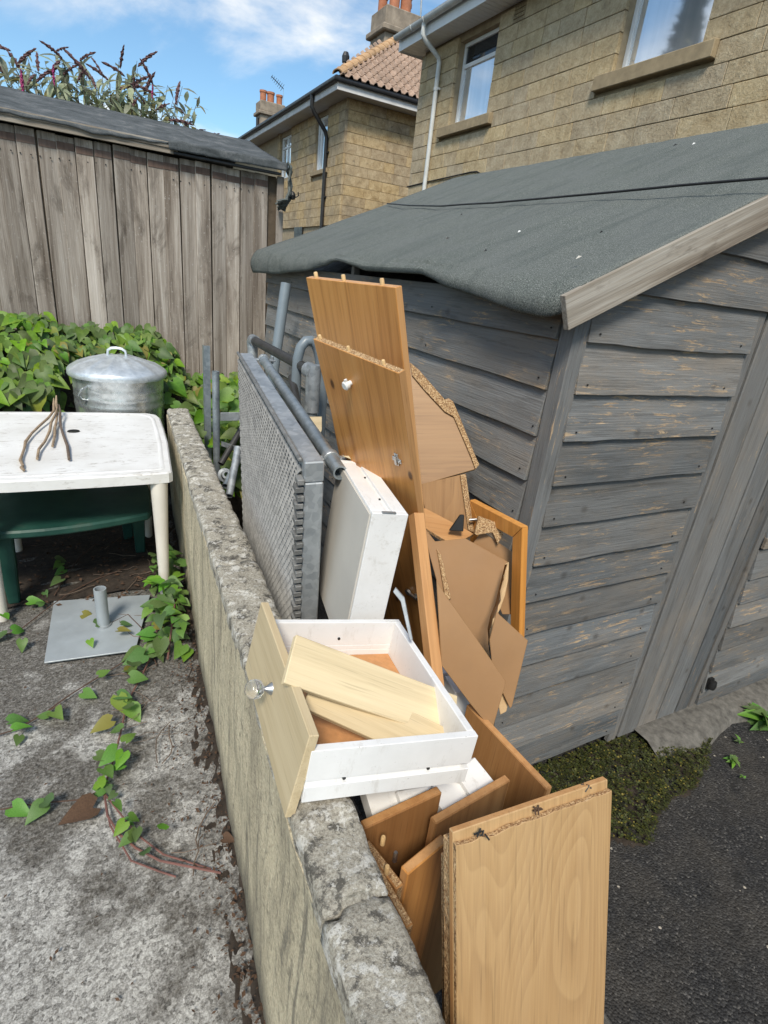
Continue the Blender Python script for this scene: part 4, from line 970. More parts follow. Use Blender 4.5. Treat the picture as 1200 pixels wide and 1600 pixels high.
def pipes():
    a, b = at(1.3, 532, 739), at(2.3, 411, 561)
    o = autosmooth(hollow([a, a.lerp(b, .5), b], .0178).build('steel_tube', M['galv_pipe'])); tag(o, 'galvanised steel tube with clamps along the top of the mesh panel', 'tube')
    clamp(o, a.lerp(b, .075), b - a, .018); clamp(o, a.lerp(b, .985), b - a, .018)
    r = thing('handrail_section', 'dark grey handrail tube with elbow and pipe clamps behind the mesh panel', 'handrail', (.8, 2.3, 0))
    p0, p1 = at(2.75, 395, 531), at(2.2, 490, 582)
    autosmooth(MB().tube([p0, p1], .0215, 14).build('rail', M['dark_pipe'], r))
    pd = onax(1, p0.y, 396, 556); autosmooth(MB().tube([p0 + (p1 - p0) * .05, p0, p0 - (p1 - p0) * .012 - V((0, 0, .012)), p0 - V((0, 0, .045)), V((p0.x, p0.y, -.3))], [.027, .028, .028, .026, .02], 12).build('elbow', M['galv'], r))
    autosmooth(MB().tube([p1 - (p1 - p0) * .07, p1 + (p1 - p0) * .02], .032, 14).tube([p1 + V((0, 0, .03)), p1 - V((0, 0, .16))], .03, 12).build('pipe_clamp', M['galv'], r))
    autosmooth(MB().tube([p1 - V((0, 0, .1)), V((p1.x + .01, p1.y, -.3))], .024, 12).build('post', M['galv_pipe'], r))
    pts = [onax(1, 2.25, *q) for q in [(462, 640), (463, 590), (465, 560), (470, 542), (478, 533), (486, 532), (493, 538), (498, 552), (501, 575), (504, 620)]]
    h = autosmooth(MB().tube(pts + [V((pts[-1].x, 2.25, -.3))], .021, 12).build('bent_tube', M['grey_pipe'])); tag(h, 'grey steel tube bent into a hoop behind the pine boards', 'tube')
    q0, q1 = onax(1, 3.05, 447, 443), onax(1, 3.0, 432, 548); d = (q1 - q0)
    o = autosmooth(hollow([q0, q0 + d * 3.2], .028, .004, 16).build('leaning_pipe', M['grey_pipe'])); tag(o, 'grey pipe leaning against the back end of the shed side', 'pipe')
    o = MB().box((0, 0, 0), (.035, .004, 1.25)).box((0, .0042, 0), (.004, .035, 1.25)).build('angle_bar', M['galv_pipe'], None, Matrix.Translation(onax(1, 3.25, 318, 540) - V((0, 0, 1.25)))); tag(o, 'upright steel angle bar among bindweed leaves behind the wall end', 'metal bar')
    s = thing('support_post', 'upright galvanised tube with side brackets just behind the low wall', 'post', (.6, 2.95, TZ))
    t0 = onax(1, 2.95, 337, 580); autosmooth(hollow([(t0.x, 2.95, TZ), t0], .019, .004, 16).build('tube', M['galv_pipe'], s))
    c = onax(1, 2.95, 344, 651); MB().box((c.x, 2.945, c.z - .022), (c.x + .16, 2.955, c.z + .022)).build('bracket', M['galv'], s, bevel=.001)
    c = onax(1, 2.95, 346, 690); MB().add([c, c + V((.17, 0, -.06)), c + V((.17, 0, -.09)), c + V((0, 0, -.025)), c + V((0, .01, 0)), c + V((.17, .01, -.06)), c + V((.17, .01, -.09)), c + V((0, .01, -.025))], [(0, 3, 2, 1), (4, 5, 6, 7), (0, 1, 5, 4), (3, 7, 6, 2)]).build('brace', M['galv'], s)
    for i, (a_, b_, y0, y1) in enumerate([((352, 760), (385, 690), 2.5, 2.8), ((358, 775), (372, 700), 2.3, 2.5), ((345, 725), (395, 640), 2.9, 3.1), ((470, 660), (456, 590), 2.0, 2.3)]):
        o = autosmooth(hollow([onax(1, y0, *a_), onax(1, y1, *b_)], .017, .003, 12).build('scrap_tube', [M['galv_pipe'], M['galv'], M['dark_pipe'], M['dark_pipe']][i]))
        tag(o, ['steel tube offcut lying low behind the wall, nearest the mesh panel', 'short pale tube end poking out between wall and mesh panel', 'dark tube slanting behind the upright galvanised post', 'dark tube slanting below the hooped grey tube'][i], 'tube')
    # stack of things behind: fitting box
    o = thing('flange_fitting', 'round steel flange fitting lying behind the low wall', 'pipe fitting', onax(1, 2.6, 352, 742)); c = onax(1, 2.6, 352, 742)
    autosmooth(MB().lathe([(.012, -.02), (.035, -.02), (.035, -.01), (.022, -.008), (.022, .03), (.012, .03), (.012, -.02)], 16).build('flange', M['galv'], o, frame(c, (1, 0, 0), (0, .4, .9))))
pipes()
def white_box_drawer():
    # a drawer stood on its side: base sheet to the left, groove along top and end
    O = V((.504, 1.205, .665)); F = frame(O, (.984, -.164, -.077), (.068, -.06, .996)); a, b, c = .0830, .370, .2950
    r = thing('upturned_drawer_unit', 'white drawer standing on its side between mesh panel and pine boards', 'drawer', O)
    t = .014
    def groove_side(y0, y1, name):     # long side with runner groove, along w
        mb = MB().box((.004, y0, t), (a * .45, y1, c - t)); mb.box((a * .62, y0, t), (a, y1, c - t))
        inn = (y0 + .006, y1) if y0 < b / 2 else (y0, y1 - .006)
        mb.box((a * .45, inn[0], t), (a * .62, inn[1], c - t)); return mb.build(name, M['melamine'], r, F, bevel=.0007)
    groove_side(b - t, b, 'side'); groove_side(0, t, 'side')
    MB().box((.004, 0, c - t + .0005), (a, b, c)).build('back', M['melamine'], r, F, bevel=.001)
    MB().box((.004, 0, 0), (a, b, t - .0005)).build('front', M['melamine'], r, F, bevel=.001)
    MB().box((0, .006, .006), (.0035, b - .006, c - .006)).build('base_sheet', M['hard_white'], r, F)
    for (u, w) in ((a * .535, .08), (a * .535, .2)):
        p = F @ V((u, b - .005, c - w)); dowel(r, p, F.to_3x3() @ V((0, 1, 0)), .0025, .002, 'screw', 'dark_pipe')
    n = MB().box((a * .30, b + .0005, c - .006), (a * .66, b + .003, c + .001)).build('runner_clip', M['galv'], r, F)
white_box_drawer()
def tall_boards():
    # rear pine board
    O, u, v = V([0.999, 1.496, -0.196]), V([0.184, -0.983, 0.01]), V([-0.278, -0.042, 0.96])
    d = board('pine_board', O - v * .10, u, v, 0.36, 1.806, .018, [M['pine'], M['pine_edge']], edge=1); tag(d, 'tallest pine veneered board with three dowels on its top edge', 'board', 'boards leaning in the pile')
    F = WM[d.name]
    for uu in (.036, .158, .305): dowel(d, F @ V((uu, 1.806, .009)), v, .0050, .013)
    O, u, v = V([1.009, 1.45, -0.052]), V([0.279, -0.956, -0.088]), V([-0.369, -0.191, 0.91])
    e = board('pine_board', O - v * .10, u, v, 0.268, 1.615, .016, [M['pine'], M['chip'], M['pine_edge']], edge=1); tag(e, 'pine veneered board with white plastic knob and metal hinge plate', 'board', 'boards leaning in the pile')
    F = WM[e.name]
    MB().box((0.2682, 0, .0), (0.2692, 1.615, .016)).build('edge_strip', M['pine_edge'], e, F)
    for uu in (.016, .112, .218): dowel(e, F @ V((uu, 1.615, .008)), v, .0038, .009)
    n = F.to_3x3() @ V((0, 0, 1)); P = lambda px, py: onpl(F @ V((0, 0, .016)), n, px, py)
    p = P(548, 598); Mk = frame(p, u, v) @ Matrix.Scale(.62, 4)
    autosmooth(MB().lathe([(.009, 0), (.009, .012), (.015, .014), (.016, .026), (.012, .03), (0, .03)], 16).box((.000, .012, .016), (.006, .024, .026)).build('knob', M['white_plastic'], e, Mk))
    p = P(621, 717); Mk = frame(p, u, v) @ Matrix.Scale(.62, 4)
    MB().box((-.009, -.026, 0), (.009, .026, .006)).box((-.022, -.012, 0), (.022, .006, .005)).box((-.005, -.02, .006), (.006, .018, .013)).lathe([(.005, 0), (.005, .009), (0, .009)], 8, (.014, -.003, 0)).lathe([(.005, 0), (.005, .009), (0, .009)], 8, (-.014, -.003, 0)).build('hinge_plate', M['chrome'], e, Mk, bevel=.001)
    p = P(652, 932); Mk = frame(p, u, v) @ Matrix.Scale(.62, 4)
    MB().box((-.009, -.02, 0), (.009, .02, .008)).box((-.05, -.008, .006), (.004, .006, .016)).lathe([(.016, .0), (.016, .012), (0, .012)], 12, (-.05, 0, .004)).build('hinge', M['chrome'], e, Mk, bevel=.001)
    # lipping strip standing beside its right edge
    O, u, v = V((.508, .358, .186)), V((.993, -.067, -.097)), V((.117, .623, .774))
    s = board('timber_strip', O + v * .33, u, v, .0258, .67, .03, [M['pine_edge']]); tag(s, 'narrow beech coloured strip standing against the hinged pine board', 'strip', 'boards leaning in the pile')
    s2 = pboard('timber_strip', [(683, 858), (690, 868), (705, 935), (697, 940)], at(1.45, 694, 900), (-.3, -.8, .5), (0, .4, .9), .02, [M['chip']]); tag(s2, 'broken chipboard sliver between beech strip and brown hardboard', 'strip', 'boards leaning in the pile')
    # short pale offcuts behind
    for i, (q, dd, nn) in enumerate([([(533, 712), (588, 713), (590, 718), (583, 740), (560, 722)], 1.36, (-.5, -.8, .3)), ([(482, 651), (503, 651), (503, 672), (495, 690)], 1.9, (-.2, -.9, .3))]):
        o = pboard('board_offcut', q, at(dd, *q[0]), nn, (1, 0, 0), .014, [M['maple']]); tag(o, ['pale board end showing behind the top of the white drawer', 'pale board end beside the hooped grey tube'][i], 'board', 'pale board ends')
    # shelf pieces low behind the white drawer
    o = pboard('shelf_bracket', [(618, 918), (632, 934), (645, 1000), (640, 1000), (626, 940), (614, 925)], at(1.08, 628, 950), (-.5, -.75, .4), (0, .3, .9), .012, [M['galv']]); tag(o, 'grey metal strip standing behind the upturned white drawer', 'strip')
tall_boards()
def broken_unit():
    r = thing('broken_cabinet', 'broken chipboard cabinet corner with black bracket leaning on the shed', 'cabinet', (1.0, 1.5, 0))
    n1 = (-.45, -.75, .48); p1 = at(1.68, 700, 660)
    pboard('side_panel', [(630, 575), (641, 566), (655, 578), (667, 592), (681, 609), (695, 624), (701, 622), (708, 627), (718, 650), (730, 680), (742, 710), (749, 726), (743, 733), (664, 756), (640, 760)], p1, n1, (.8, -.4, .1), .018, [M['oak'], M['chip']], r, edge=1)
    # exposed chip core along the broken edge: ridge strip proud of the laminate
    e = [(641, 566), (667, 592), (695, 624), (708, 627), (725, 668), (742, 710), (749, 726), (743, 733), (737, 716), (720, 676), (709, 651), (695, 643), (664, 610), (644, 586)]
    pboard('chip_edge', e, at(1.672, 700, 660), n1, (1, -.4, .1), .005, [M['chip']], r)
    n2 = (-.5, -.8, .33); p2 = at(1.62, 700, 790)
    pboard('back_panel', [(655, 757), (719, 742), (728, 741), (740, 831), (731, 829), (665, 800)], p2, n2, (0, .2, 1), .016, [M['oak'], M['chip']], r, edge=1)
    pboard('chip_edge', [(719, 742), (728, 740), (741, 832), (732, 829)], at(1.612, 700, 790), n2, (0, .2, 1), .004, [M['chip']], r)
    sp = at(1.56, 700, 825); pboard('shelf', [(655, 790), (669, 796), (732, 829), (741, 834), (708, 851), (676, 832), (655, 818)], sp, (-.1, -.35, .93), (1, -.5, 0), .012, [M['pine_edge'], M['chip']], r, edge=1)
    c = at(1.53, 714, 822); F = frame(c, (.8, -.55, .1), (0, .3, .95))
    mb = MB(); mb.add([(-.022, -.012, .0), (.018, -.012, 0), (.018, .034, 0), (.006, .034, 0), (-.022, -.012, .016), (.018, -.012, .016), (.018, .034, .016), (.006, .034, .016)], [(0, 1, 2, 3)[::-1], (4, 5, 6, 7), (0, 1, 5, 4), (1, 2, 6, 5), (2, 3, 7, 6), (3, 0, 4, 7)]).build('bracket', M['iron'], r, F, bevel=.002)
    dowel(r, at(1.59, 737, 812), (1, -.5, .2), .004, .016, 'screw', 'chrome')
    o = pboard('chipboard_scrap', [(742, 834), (748, 806), (775, 816), (788, 822), (786, 836), (778, 850), (770, 832), (744, 836)], at(1.5, 760, 828), (-.4, -.8, .45), (1, 0, 0), .016, [M['chip']]); tag(o, 'ragged chipboard scrap showing through the pine frame', 'chipboard')
broken_unit()
def pine_frame():
    O = V((1.061, 1.109, .256)); u = V((-.081, -.991, .111)); v = V((-.125, .12, .985)); F = frame(O, u, v); a, b, t, w = .254, .643, .019, .042
    F = F @ Matrix.Translation((0, .25, 0)); b = .393
    r = thing('picture_moulding', 'orange pine picture style frame with mitred corners against the shed', 'frame', O)
    def st(poly): obj('rail', slabmesh('rail', poly, t, M['orange_pine'], .0015), r, F)
    st([(0, b), (w, b - w), (a - w, b - w), (a, b)]); st([(0, 0), (a, 0), (a - w, w), (w, w)])
    me = slabmesh('stile', [(0, .001), (w - .001, w), (w - .001, b - w - .001), (0, b - .001)], t, M['orange_pine'], .0015); obj('stile', me, r, F)
    me = slabmesh('stile', [(a, .001), (a, b - .001), (a - w + .001, b - w - .001), (a - w + .001, w)], t, M['orange_pine'], .0015); obj('stile', me, r, F)
    o = pboard('dark_panel', [(738, 850), (752, 830), (800, 862), (800, 960), (785, 960), (760, 900)], at(1.52, 790, 880), (-.6, -.7, .3), (0, .2, 1), .006, [M['mdf']]); tag(o, 'brown hardboard seen dark inside the pine frame', 'panel', 'brown hardboard sheets')
pine_frame()
def hardboards():
    n = (-.38, -.80, .46)
    wav = [(794, 878), (789, 893), (782, 908), (778, 925), (776, 943), (770, 962), (765, 985), (763, 1005), (766, 1030)]
    o = pboard('hardboard_sheet', [(660, 820), (680, 846), (727, 841)] + wav + [(720, 1030), (690, 935), (672, 870)], at(1.46, 740, 930), n, (0, .3, .9), .004, [M['mdf'], M['mdf_edge']], edge=1); tag(o, 'brown hardboard sheet with wavy broken edge below the cabinet corner', 'hardboard', 'brown hardboard sheets')
    # delaminated curling edge strip
    a = [(795, 879), (794, 905), (789, 930), (782, 950), (773, 968), (770, 985), (774, 1002), (779, 1022), (782, 1042)]; bq = [(791, 884), (786, 905), (781, 925), (776, 946), (768, 966), (764, 985), (766, 1005), (772, 1025), (778, 1040)]
    vs = []; fs = []
    for i, (p, q) in enumerate(zip(a, bq)): vs += [at(1.40 - .016 * i, *p), at(1.43 - .016 * i, *q), at(1.432 - .016 * i, *q) + V((0, .006, 0)), at(1.404 - .016 * i, *p) + V((.004, .006, 0))]
    for i in range(len(a) - 1):
        for k in range(4): s = i * 4 + k; s2 = i * 4 + (k + 1) % 4; fs.append((s, s2, s2 + 4, s + 4))
    fs += [(0, 3, 2, 1), tuple(len(vs) - 4 + k for k in range(4))]
    obj('peeling_edge', mesh('peeling_edge', vs, fs, M['mdf_edge'], smooth=True), o)
    o = pboard('hardboard_sheet', [(776, 955), (781, 961), (825, 1001), (800, 1104), (797, 1107), (770, 1050), (765, 1000)], at(1.26, 800, 1030), (-.45, -.78, .43), (0, .3, .9), .005, [M['mdf'], M['mdf_edge']], edge=1); tag(o, 'hardboard sheet with pale layered edge beneath the pine frame corner', 'hardboard', 'brown hardboard sheets')
    o = pboard('hardboard_sheet', [(776, 960), (785, 968), (821, 1012), (791, 1112), (782, 1117), (770, 1060)], at(1.275, 800, 1030), (-.43, -.80, .43), (0, .3, .9), .004, [M['mdf_edge']]); tag(o, 'pale backed hardboard sheet just behind the layered sheet under the frame', 'hardboard', 'brown hardboard sheets')
    o = pboard('hardboard_sheet', [(682, 906), (697, 931), (740, 991), (790, 1064), (789, 1072), (769, 1142), (735, 1100), (690, 1040)], at(1.17, 750, 1030), n, (0, .3, .9), .004, [M['mdf'], M['mdf_edge']], edge=1); tag(o, 'large brown hardboard sheet leaning lowest, pointed corner towards the shed', 'hardboard', 'brown hardboard sheets')
hardboards()
def white_block():
    r = thing('narrow_drawer_unit', 'narrow white drawer end with groove standing beside the open drawer', 'drawer', (.69, .8, TZ))
    F = frame(V((.668, .752, -.31)), (.99, -.12, 0), (-.0, 0, 1))
    MB().box((0, 0, -.058), (.052, .93, -.0)).build('side', M['melamine'], r, F, bevel=.002)
    MB().box((0, 0, -.122), (.052, .93, -.068)).build('side', M['melamine'], r, F, bevel=.002)
    MB().box((.006, 0, -.0675), (.046, .918, -.0585)).build('groove', M['hard_white'], r, F)
white_block()
def open_drawer():
    O = V((.22, .525, .742)); F = frame(O, (.983, -.145, -.114), (.139, .989, -.057)); a, b, h = .273, .357, .093; t = .0135
    r = thing('open_drawer', 'open white drawer with pale maple front resting on the low wall', 'drawer', O)
    def gside(y0, y1, out):
        mb = MB().box((0, y0, 0), (a, y1, h * .30)); mb.box((0, y0, h * .42), (a, y1, h))
        gi = (y0 + .006, y1) if out < 0 else (y0, y1 - .006); mb.box((0, gi[0], h * .30), (a - .012, gi[1], h * .42))
        return mb.build('side', M['melamine'], r, F, bevel=.0008)
    gside(0, t, -1); gside(b - t, b, 1)
    MB().box((a - t, t + .0005, .0), (a, b - t - .0005, h - .0005)).build('back', M['melamine'], r, F, bevel=.0012)
    MB().box((.0005, t + .0005, .0), (t, b - t - .0005, h - .012)).build('inner_front', M['melamine'], r, F, bevel=.0012)
    MB().box((t + .0005, t + .0005, .012), (a - t - .0005, b - t - .0005, .016)).build('base', M['orange_board'], r, F)
    for (x, y) in ((.06, 0), (.20, 0)): dowel(r, F @ V((x, y + .006, h * .36)), F.to_3x3() @ V((0, -1, 0)), .0028, .003, 'screw', 'dark_pipe')
    dowel(r, F @ V((.14, b - t, h * .6)), F.to_3x3() @ V((0, -1, 0)), .003, .002, 'screw', 'dark_pipe')
    u, v = V((.084, .996, -.01)), V((.191, -.006, .982)); P = V((.198, .531, .714))
    fp = board('front_panel', P, v, -u, .152, .352, .015, [M['maple']], r)
    Fp = frame(P, u, v); fp.matrix_basis = WM[r.name].inverted() @ (Fp @ Matrix.Translation((0, .152, 0)) @ Matrix.Rotation(-math.pi / 2, 4, 'Z')); WM[fp.name] = WM[r.name] @ fp.matrix_basis
    n = Fp.to_3x3() @ V((0, 0, 1)); k = onpl(P, n, 424, 1076); Mk = frame(k, u, v)
    autosmooth(MB().lathe([(.0, -.014), (.004, -.014), (.004, -.010), (.010, -.002), (.011, 0), (0, 0)], 16).build('knob_rose', M['chrome'], fp, Mk))
    kb = MB(); prof = [(0, -.044), (.008, -.0435), (.0145, -.037), (.0165, -.029), (.0145, -.020), (.006, -.0135), (0, -.0135)]
    kb.lathe(prof, 20); kb.build('crystal_knob', M['crystal'], fp, Mk, smooth=True)
    # loose pale boards lying in it
    w1 = board('loose_board', V((.223, .648, .864)), (.862, -.25, -.44), (.47, .70, .53), .335, .079, .013, [M['maple']]); tag(w1, 'pale board lying diagonally across the open drawer, uppermost', 'board', 'pale boards in the drawer')
    me = w1.data
    F1 = frame(V((.222, .646, .861)), (.864, -.24, -.442), (.47, .70, .53))
    w1.data = slabmesh('loose_board', [(0, 0), (0, .335), (-.079, .335), (-.079, 0)], .013, [M['maple']]); w1.matrix_basis = F1 @ Matrix.Rotation(-math.pi / 2, 4, 'Z'); WM[w1.name] = w1.matrix_basis.copy()
    dowel(w1, F1 @ V((.335, .05, .006)), F1.to_3x3() @ V((1, 0, 0)), .0045, .012)
    F2 = frame(V((.255, .640, .806)), (.80, -.46, -.385), (.55, .70, .45))
    w2 = obj('loose_board', slabmesh('loose_board', [(0, 0), (0, .26), (-.07, .26), (-.07, 0)], .013, [M['maple']]), None, F2 @ Matrix.Rotation(-math.pi / 2, 4, 'Z')); tag(w2, 'pale board lying in the open drawer beneath the other board', 'board', 'pale boards in the drawer')
open_drawer()
def vboard(name, a, b, ztop, thick, mats, label, cat='board', edge=0, side=1, down=None, group='boards standing beside the wall end', lean=(0, 0)):
    """upright board whose top front edge runs from a to b (x, y)"""
    a = V((*a, ztop)); b = V((*b, ztop)); u = (b - a).normalized(); v = V((lean[0], lean[1], 1)).normalized(); L = (ztop - (TZ + .01)) if down is None else down
    o = board(name, a - v * L - (u.cross(v).normalized() * thick if side > 0 else V((0, 0, 0))), u, v, (b - a).length, L, thick, mats, edge=edge, bevel=.002); return tag(o, label, cat, group)
def near_boards():
    PE = [M['pine_dark'], M['pine_edge']]
    vboard('cabinet_board', (.686, .713), (.700, .474), .62, .016, PE, 'long brown board edge running back from the big beech board', edge=1, side=-1)
    vboard('cabinet_board', (.452, .492), (.632, .514), .622, .016, PE, 'brown board standing crosswise just behind the big beech board', edge=1)
    k3 = vboard('cabinet_board', (.336, .528), (.494, .538), .625, .017, PE, 'dark brown board standing crosswise in front of the white tray', edge=1)
    k4 = vboard('chipboard_edge_board', (.340, .518), (.358, .432), .612, .015, [M['pine_dark'], M['chip']], 'chipboard edged board beside the wall with dowel and steel screw', edge=1, side=-1)
    dowel(k4, onz(.612, 598, 1315), (0, 0, 1), .0042, .012); dowel(k4, onz(.612, 617, 1341), (0, 0, 1), .004, .014, 'steel_screw', 'chrome')
    k5 = vboard('chipboard_edge_board', (.334, .478), (.342, .375), .617, .013, [M['pine_dark'], M['chip']], 'chipboard edged board with a dowel nearest the lichen wall top', edge=1, side=-1)
    dowel(k5, onz(.617, 604, 1361), (0, 0, 1), .0042, .012)
    vboard('cabinet_board', (.366, .436), (.455, .458), .622, .017, [M['pine'], M['pine_edge']], 'short pine board standing at an angle left of the beech board', edge=1)
    # white tray parts
    r = thing('white_tray', 'white grooved drawer parts wedged under the open drawer', 'drawer', (.48, .56, TZ))
    n = V((.05, -.40, .91)); p0 = onz(.58, 700, 1240)
    pboard('panel', [(568, 1228), (640, 1214), (672, 1225), (690, 1250), (640, 1262), (584, 1280)], p0, n, (1, -.1, 0), .03, [M['melamine']], r)
    pboard('ledge', [(620, 1236), (668, 1228), (674, 1238), (632, 1262), (626, 1252)], p0 + n * .014, n, (1, -.1, 0), .013, [M['melamine']], r)
    pboard('panel', [(675, 1229), (700, 1200), (742, 1183), (775, 1224), (697, 1272), (686, 1258)], p0 + n * .006, n, (1, -.1, 0), .03, [M['melamine']], r)
    pboard('ledge', [(700, 1215), (742, 1183), (775, 1224), (738, 1247), (722, 1222)], p0 + n * .018, n, (1, -.1, 0), .011, [M['melamine']], r)
    # boards at the front
    O, u, v = V((.330, -.006, -.32)), V((.997, -.076, .009)), V((.014, .297, .955)); w = frame(O, u, v).to_3x3() @ V((0, 0, 1)); L = 1.2
    rag = [(0, 0), (.251, 0), (.251, L)] + [(.251 - .251 * i / 22, L - .003 * random.random() - (.002 if 16 < i < 19 else 0)) for i in range(1, 22)] + [(0, L)]
    f = board('beech_board', O, u, v, .251, L, .0075, [M['beech'], M['chip']], edge=1, poly=rag, bevel=.0006); tag(f, 'large beech board standing nearest the camera with ragged chipboard top', 'board', 'large beech boards at the front')
    f.matrix_basis = frame(O + w * .0105, u, v); WM[f.name] = f.matrix_basis.copy()
    f2 = board('rear_layer', O + w * .0, u, v, .251, L + .012, .010, [M['beech'], M['pine_edge']], f, edge=1)
    cc = onpl(O + w * .010, w, 935, 1218)
    for i, (px, py) in enumerate([(752, 1300), (914, 1225), (838, 1262)]):
        c = onpl(O + v * (L + .012), v, px, py); F = frame(c, u, w); mb = MB()
        for k in range(5): mb.tube([F @ V((random.uniform(-.006, .006), random.uniform(-.006, .006), 0)), F @ V((random.uniform(-.008, .008), random.uniform(-.008, .008), .004 + .004 * random.random()))], .0012, 5)
        mb.build('splinter', M['iron'] if i < 2 else M['deadleaf'], f)
    g = board('beech_board', O - w * .022 + u * .004 + v * .0, u, v, .235, L - .014, .016, [M['beech'], M['chip']], edge=1); tag(g, 'beech board tucked directly behind the largest one', 'board', 'large beech boards at the front')
    g2 = board('beech_board', O - w * .046 + u * .014 + v * .0, u, v, .215, L - .06, .016, [M['pine_dark'], M['chip']], edge=1); tag(g2, 'chipboard edged board third from the camera behind the beech pair', 'board', 'large beech boards at the front')
    c = MB().box((1.02, .16, TZ - .05), (1.085, .395, TZ + .03)).build('edging_stone', M['rough_concrete'], bevel=.01); tag(c, 'grey concrete edging stone at the foot of the beech board', 'edging stone')
near_boards()
# ================================================================== OBJECTS: patio
def patio_table():
    r = thing('garden_table', 'scuffed white plastic garden table with sticks on it', 'table', (-.07, 2.8, 0))
    Z = .614
    out = [(-.50, 2.335), (-.30, 2.315), (0, 2.310), (.20, 2.312), (.265, 2.318), (.282, 2.335), (.300, 2.55), (.318, 2.75), (.330, 3.0), (.337, 3.22), (.325, 3.29), (.285, 3.325), (.1, 3.345), (-.2, 3.37), (-.45, 3.38), (-.52, 3.33), (-.54, 3.0), (-.53, 2.6)]
    me = slabmesh('tabletop', out, .030, M['table'], .006); obj('tabletop', me, r, Matrix.Translation((0, 0, Z - .03)))
    cx, cy = -.1, 2.83
    def loop(s, z): return [(cx + (x - cx) * s, cy + (y - cy) * s, z) for x, y in out]
    vs = loop(.935, Z + .0005) + loop(.925, Z + .004) + loop(.90, Z + .004) + loop(.89, Z + .0005); n = len(out); fs = []
    for k in range(3):
        for i in range(n): j = (i + 1) % n; fs.append((k * n + i, k * n + j, (k + 1) * n + j, (k + 1) * n + i))
    obj('rim_bead', mesh('rim_bead', vs, fs, M['table'], smooth=True), r)
    vs = loop(1.004, Z - .005) + loop(1.004, Z - .045) + loop(.985, Z - .045) + loop(.985, Z - .031); fs = []
    for k in range(3):
        for i in range(n): j = (i + 1) % n; fs.append((k * n + i, (k + 1) * n + i, (k + 1) * n + j, k * n + j))
    obj('apron', mesh('apron', vs, fs, M['table']), r)
    h = onz(Z, 115, 674); autosmooth(MB().lathe([(.0, .001), (.022, .001), (.026, .003), (.028, .0005)], 20, (h.x, h.y, Z)).build('parasol_hole', M['iron'], r))
    for (x, y) in ((.229, 2.348), (-.397, 2.346), (-.388, 2.966), (.221, 2.975)):
        dx = 1 if x > 0 else -1; mb = MB()
        prof = [(0, .020), (.01, .021), (.3, .027), (Z - .03, .036)]
        mb.tube([(x + dx * .0 * z, y, z) for z, _ in prof], [q for _, q in prof], 16); autosmooth(mb.build('leg', M['table_leg'], r))
    for i, pts in enumerate([[((84, 622), .66), ((84, 642), .64), ((62, 665), .632), ((40, 690), .628), ((34, 712), .626), ((36, 728), .624), ((38, 738), .615)], [((90, 632), .66), ((80, 660), .64), ((70, 690), .63), ((58, 717), .625)], [((88, 618), .67), ((90, 645), .64), ((86, 668), .632), ((82, 697), .626)], [((92, 632), .66), ((94, 655), .64), ((99, 680), .63), ((108, 718), .625)]]):
        P = []
        for (q, z) in pts: P.append(onz(z, *q))
        P = [p if p.y < 3.32 else onax(1, 3.32 - .01 * i, *pts[k][0]) for k, p in enumerate(P)]
        for k, p in enumerate(P):
            if p.y < 3.33 and p.y > 2.33 and p.z < Z + .008: p.z = Z + .009
        P = [q for k in range(len(P) - 1) for q in (P[k], P[k].lerp(P[k + 1], .5) + V((random.uniform(-.008, .008), 0, random.uniform(0, .004))))] + [P[-1]]
        R = [.0050 + .0016 * random.random() for _ in P]; R[0] *= .55
        o = autosmooth(MB().tube(P, R, 8).build('stick', M['stick_dark'] if i == 3 else M['stick'])); tag(o, ['curved dry stick hanging over the front edge of the white table', 'straight pale stick, second from left on the white table', 'short thin stick between the pale and dark ones on the table', 'dark stick, rightmost on the white table'][i], 'stick', 'sticks on the table')
patio_table()
def green_table():
    r = thing('green_table', 'dark green plastic low table tucked under the white table', 'table', (-.15, 2.7, 0)); Z = .375
    out = [(-.62, 2.44)] + [(-.62 + .82 * i / 10, 2.44 - .07 * math.sin(math.pi * i / 10) + .015 * i / 10) for i in range(1, 10)] + [(.19, 2.455), (.205, 2.49), (.225, 2.75), (.21, 3.02), (-.62, 3.10)]
    obj('tabletop', slabmesh('tabletop', out, .035, M['green'], .008), r, Matrix.Translation((0, 0, Z - .035)))
    for (x, y) in ((-.365, 2.47), (.165, 2.80), (.12, 2.98), (-.5, 2.98)):
        mb = MB(); mb.add([(x - .035, y - .03, Z - .034), (x + .035, y - .03, Z - .034), (x + .035, y + .03, Z - .034), (x - .035, y + .03, Z - .034), (x - .022, y - .02, .003), (x + .022, y - .02, .003), (x + .022, y + .02, .003), (x - .022, y + .02, .003)], [(0, 1, 2, 3), (4, 7, 6, 5), (0, 4, 5, 1), (1, 5, 6, 2), (2, 6, 7, 3), (3, 7, 4, 0)]).build('leg', M['green'], r, bevel=.006)
green_table()
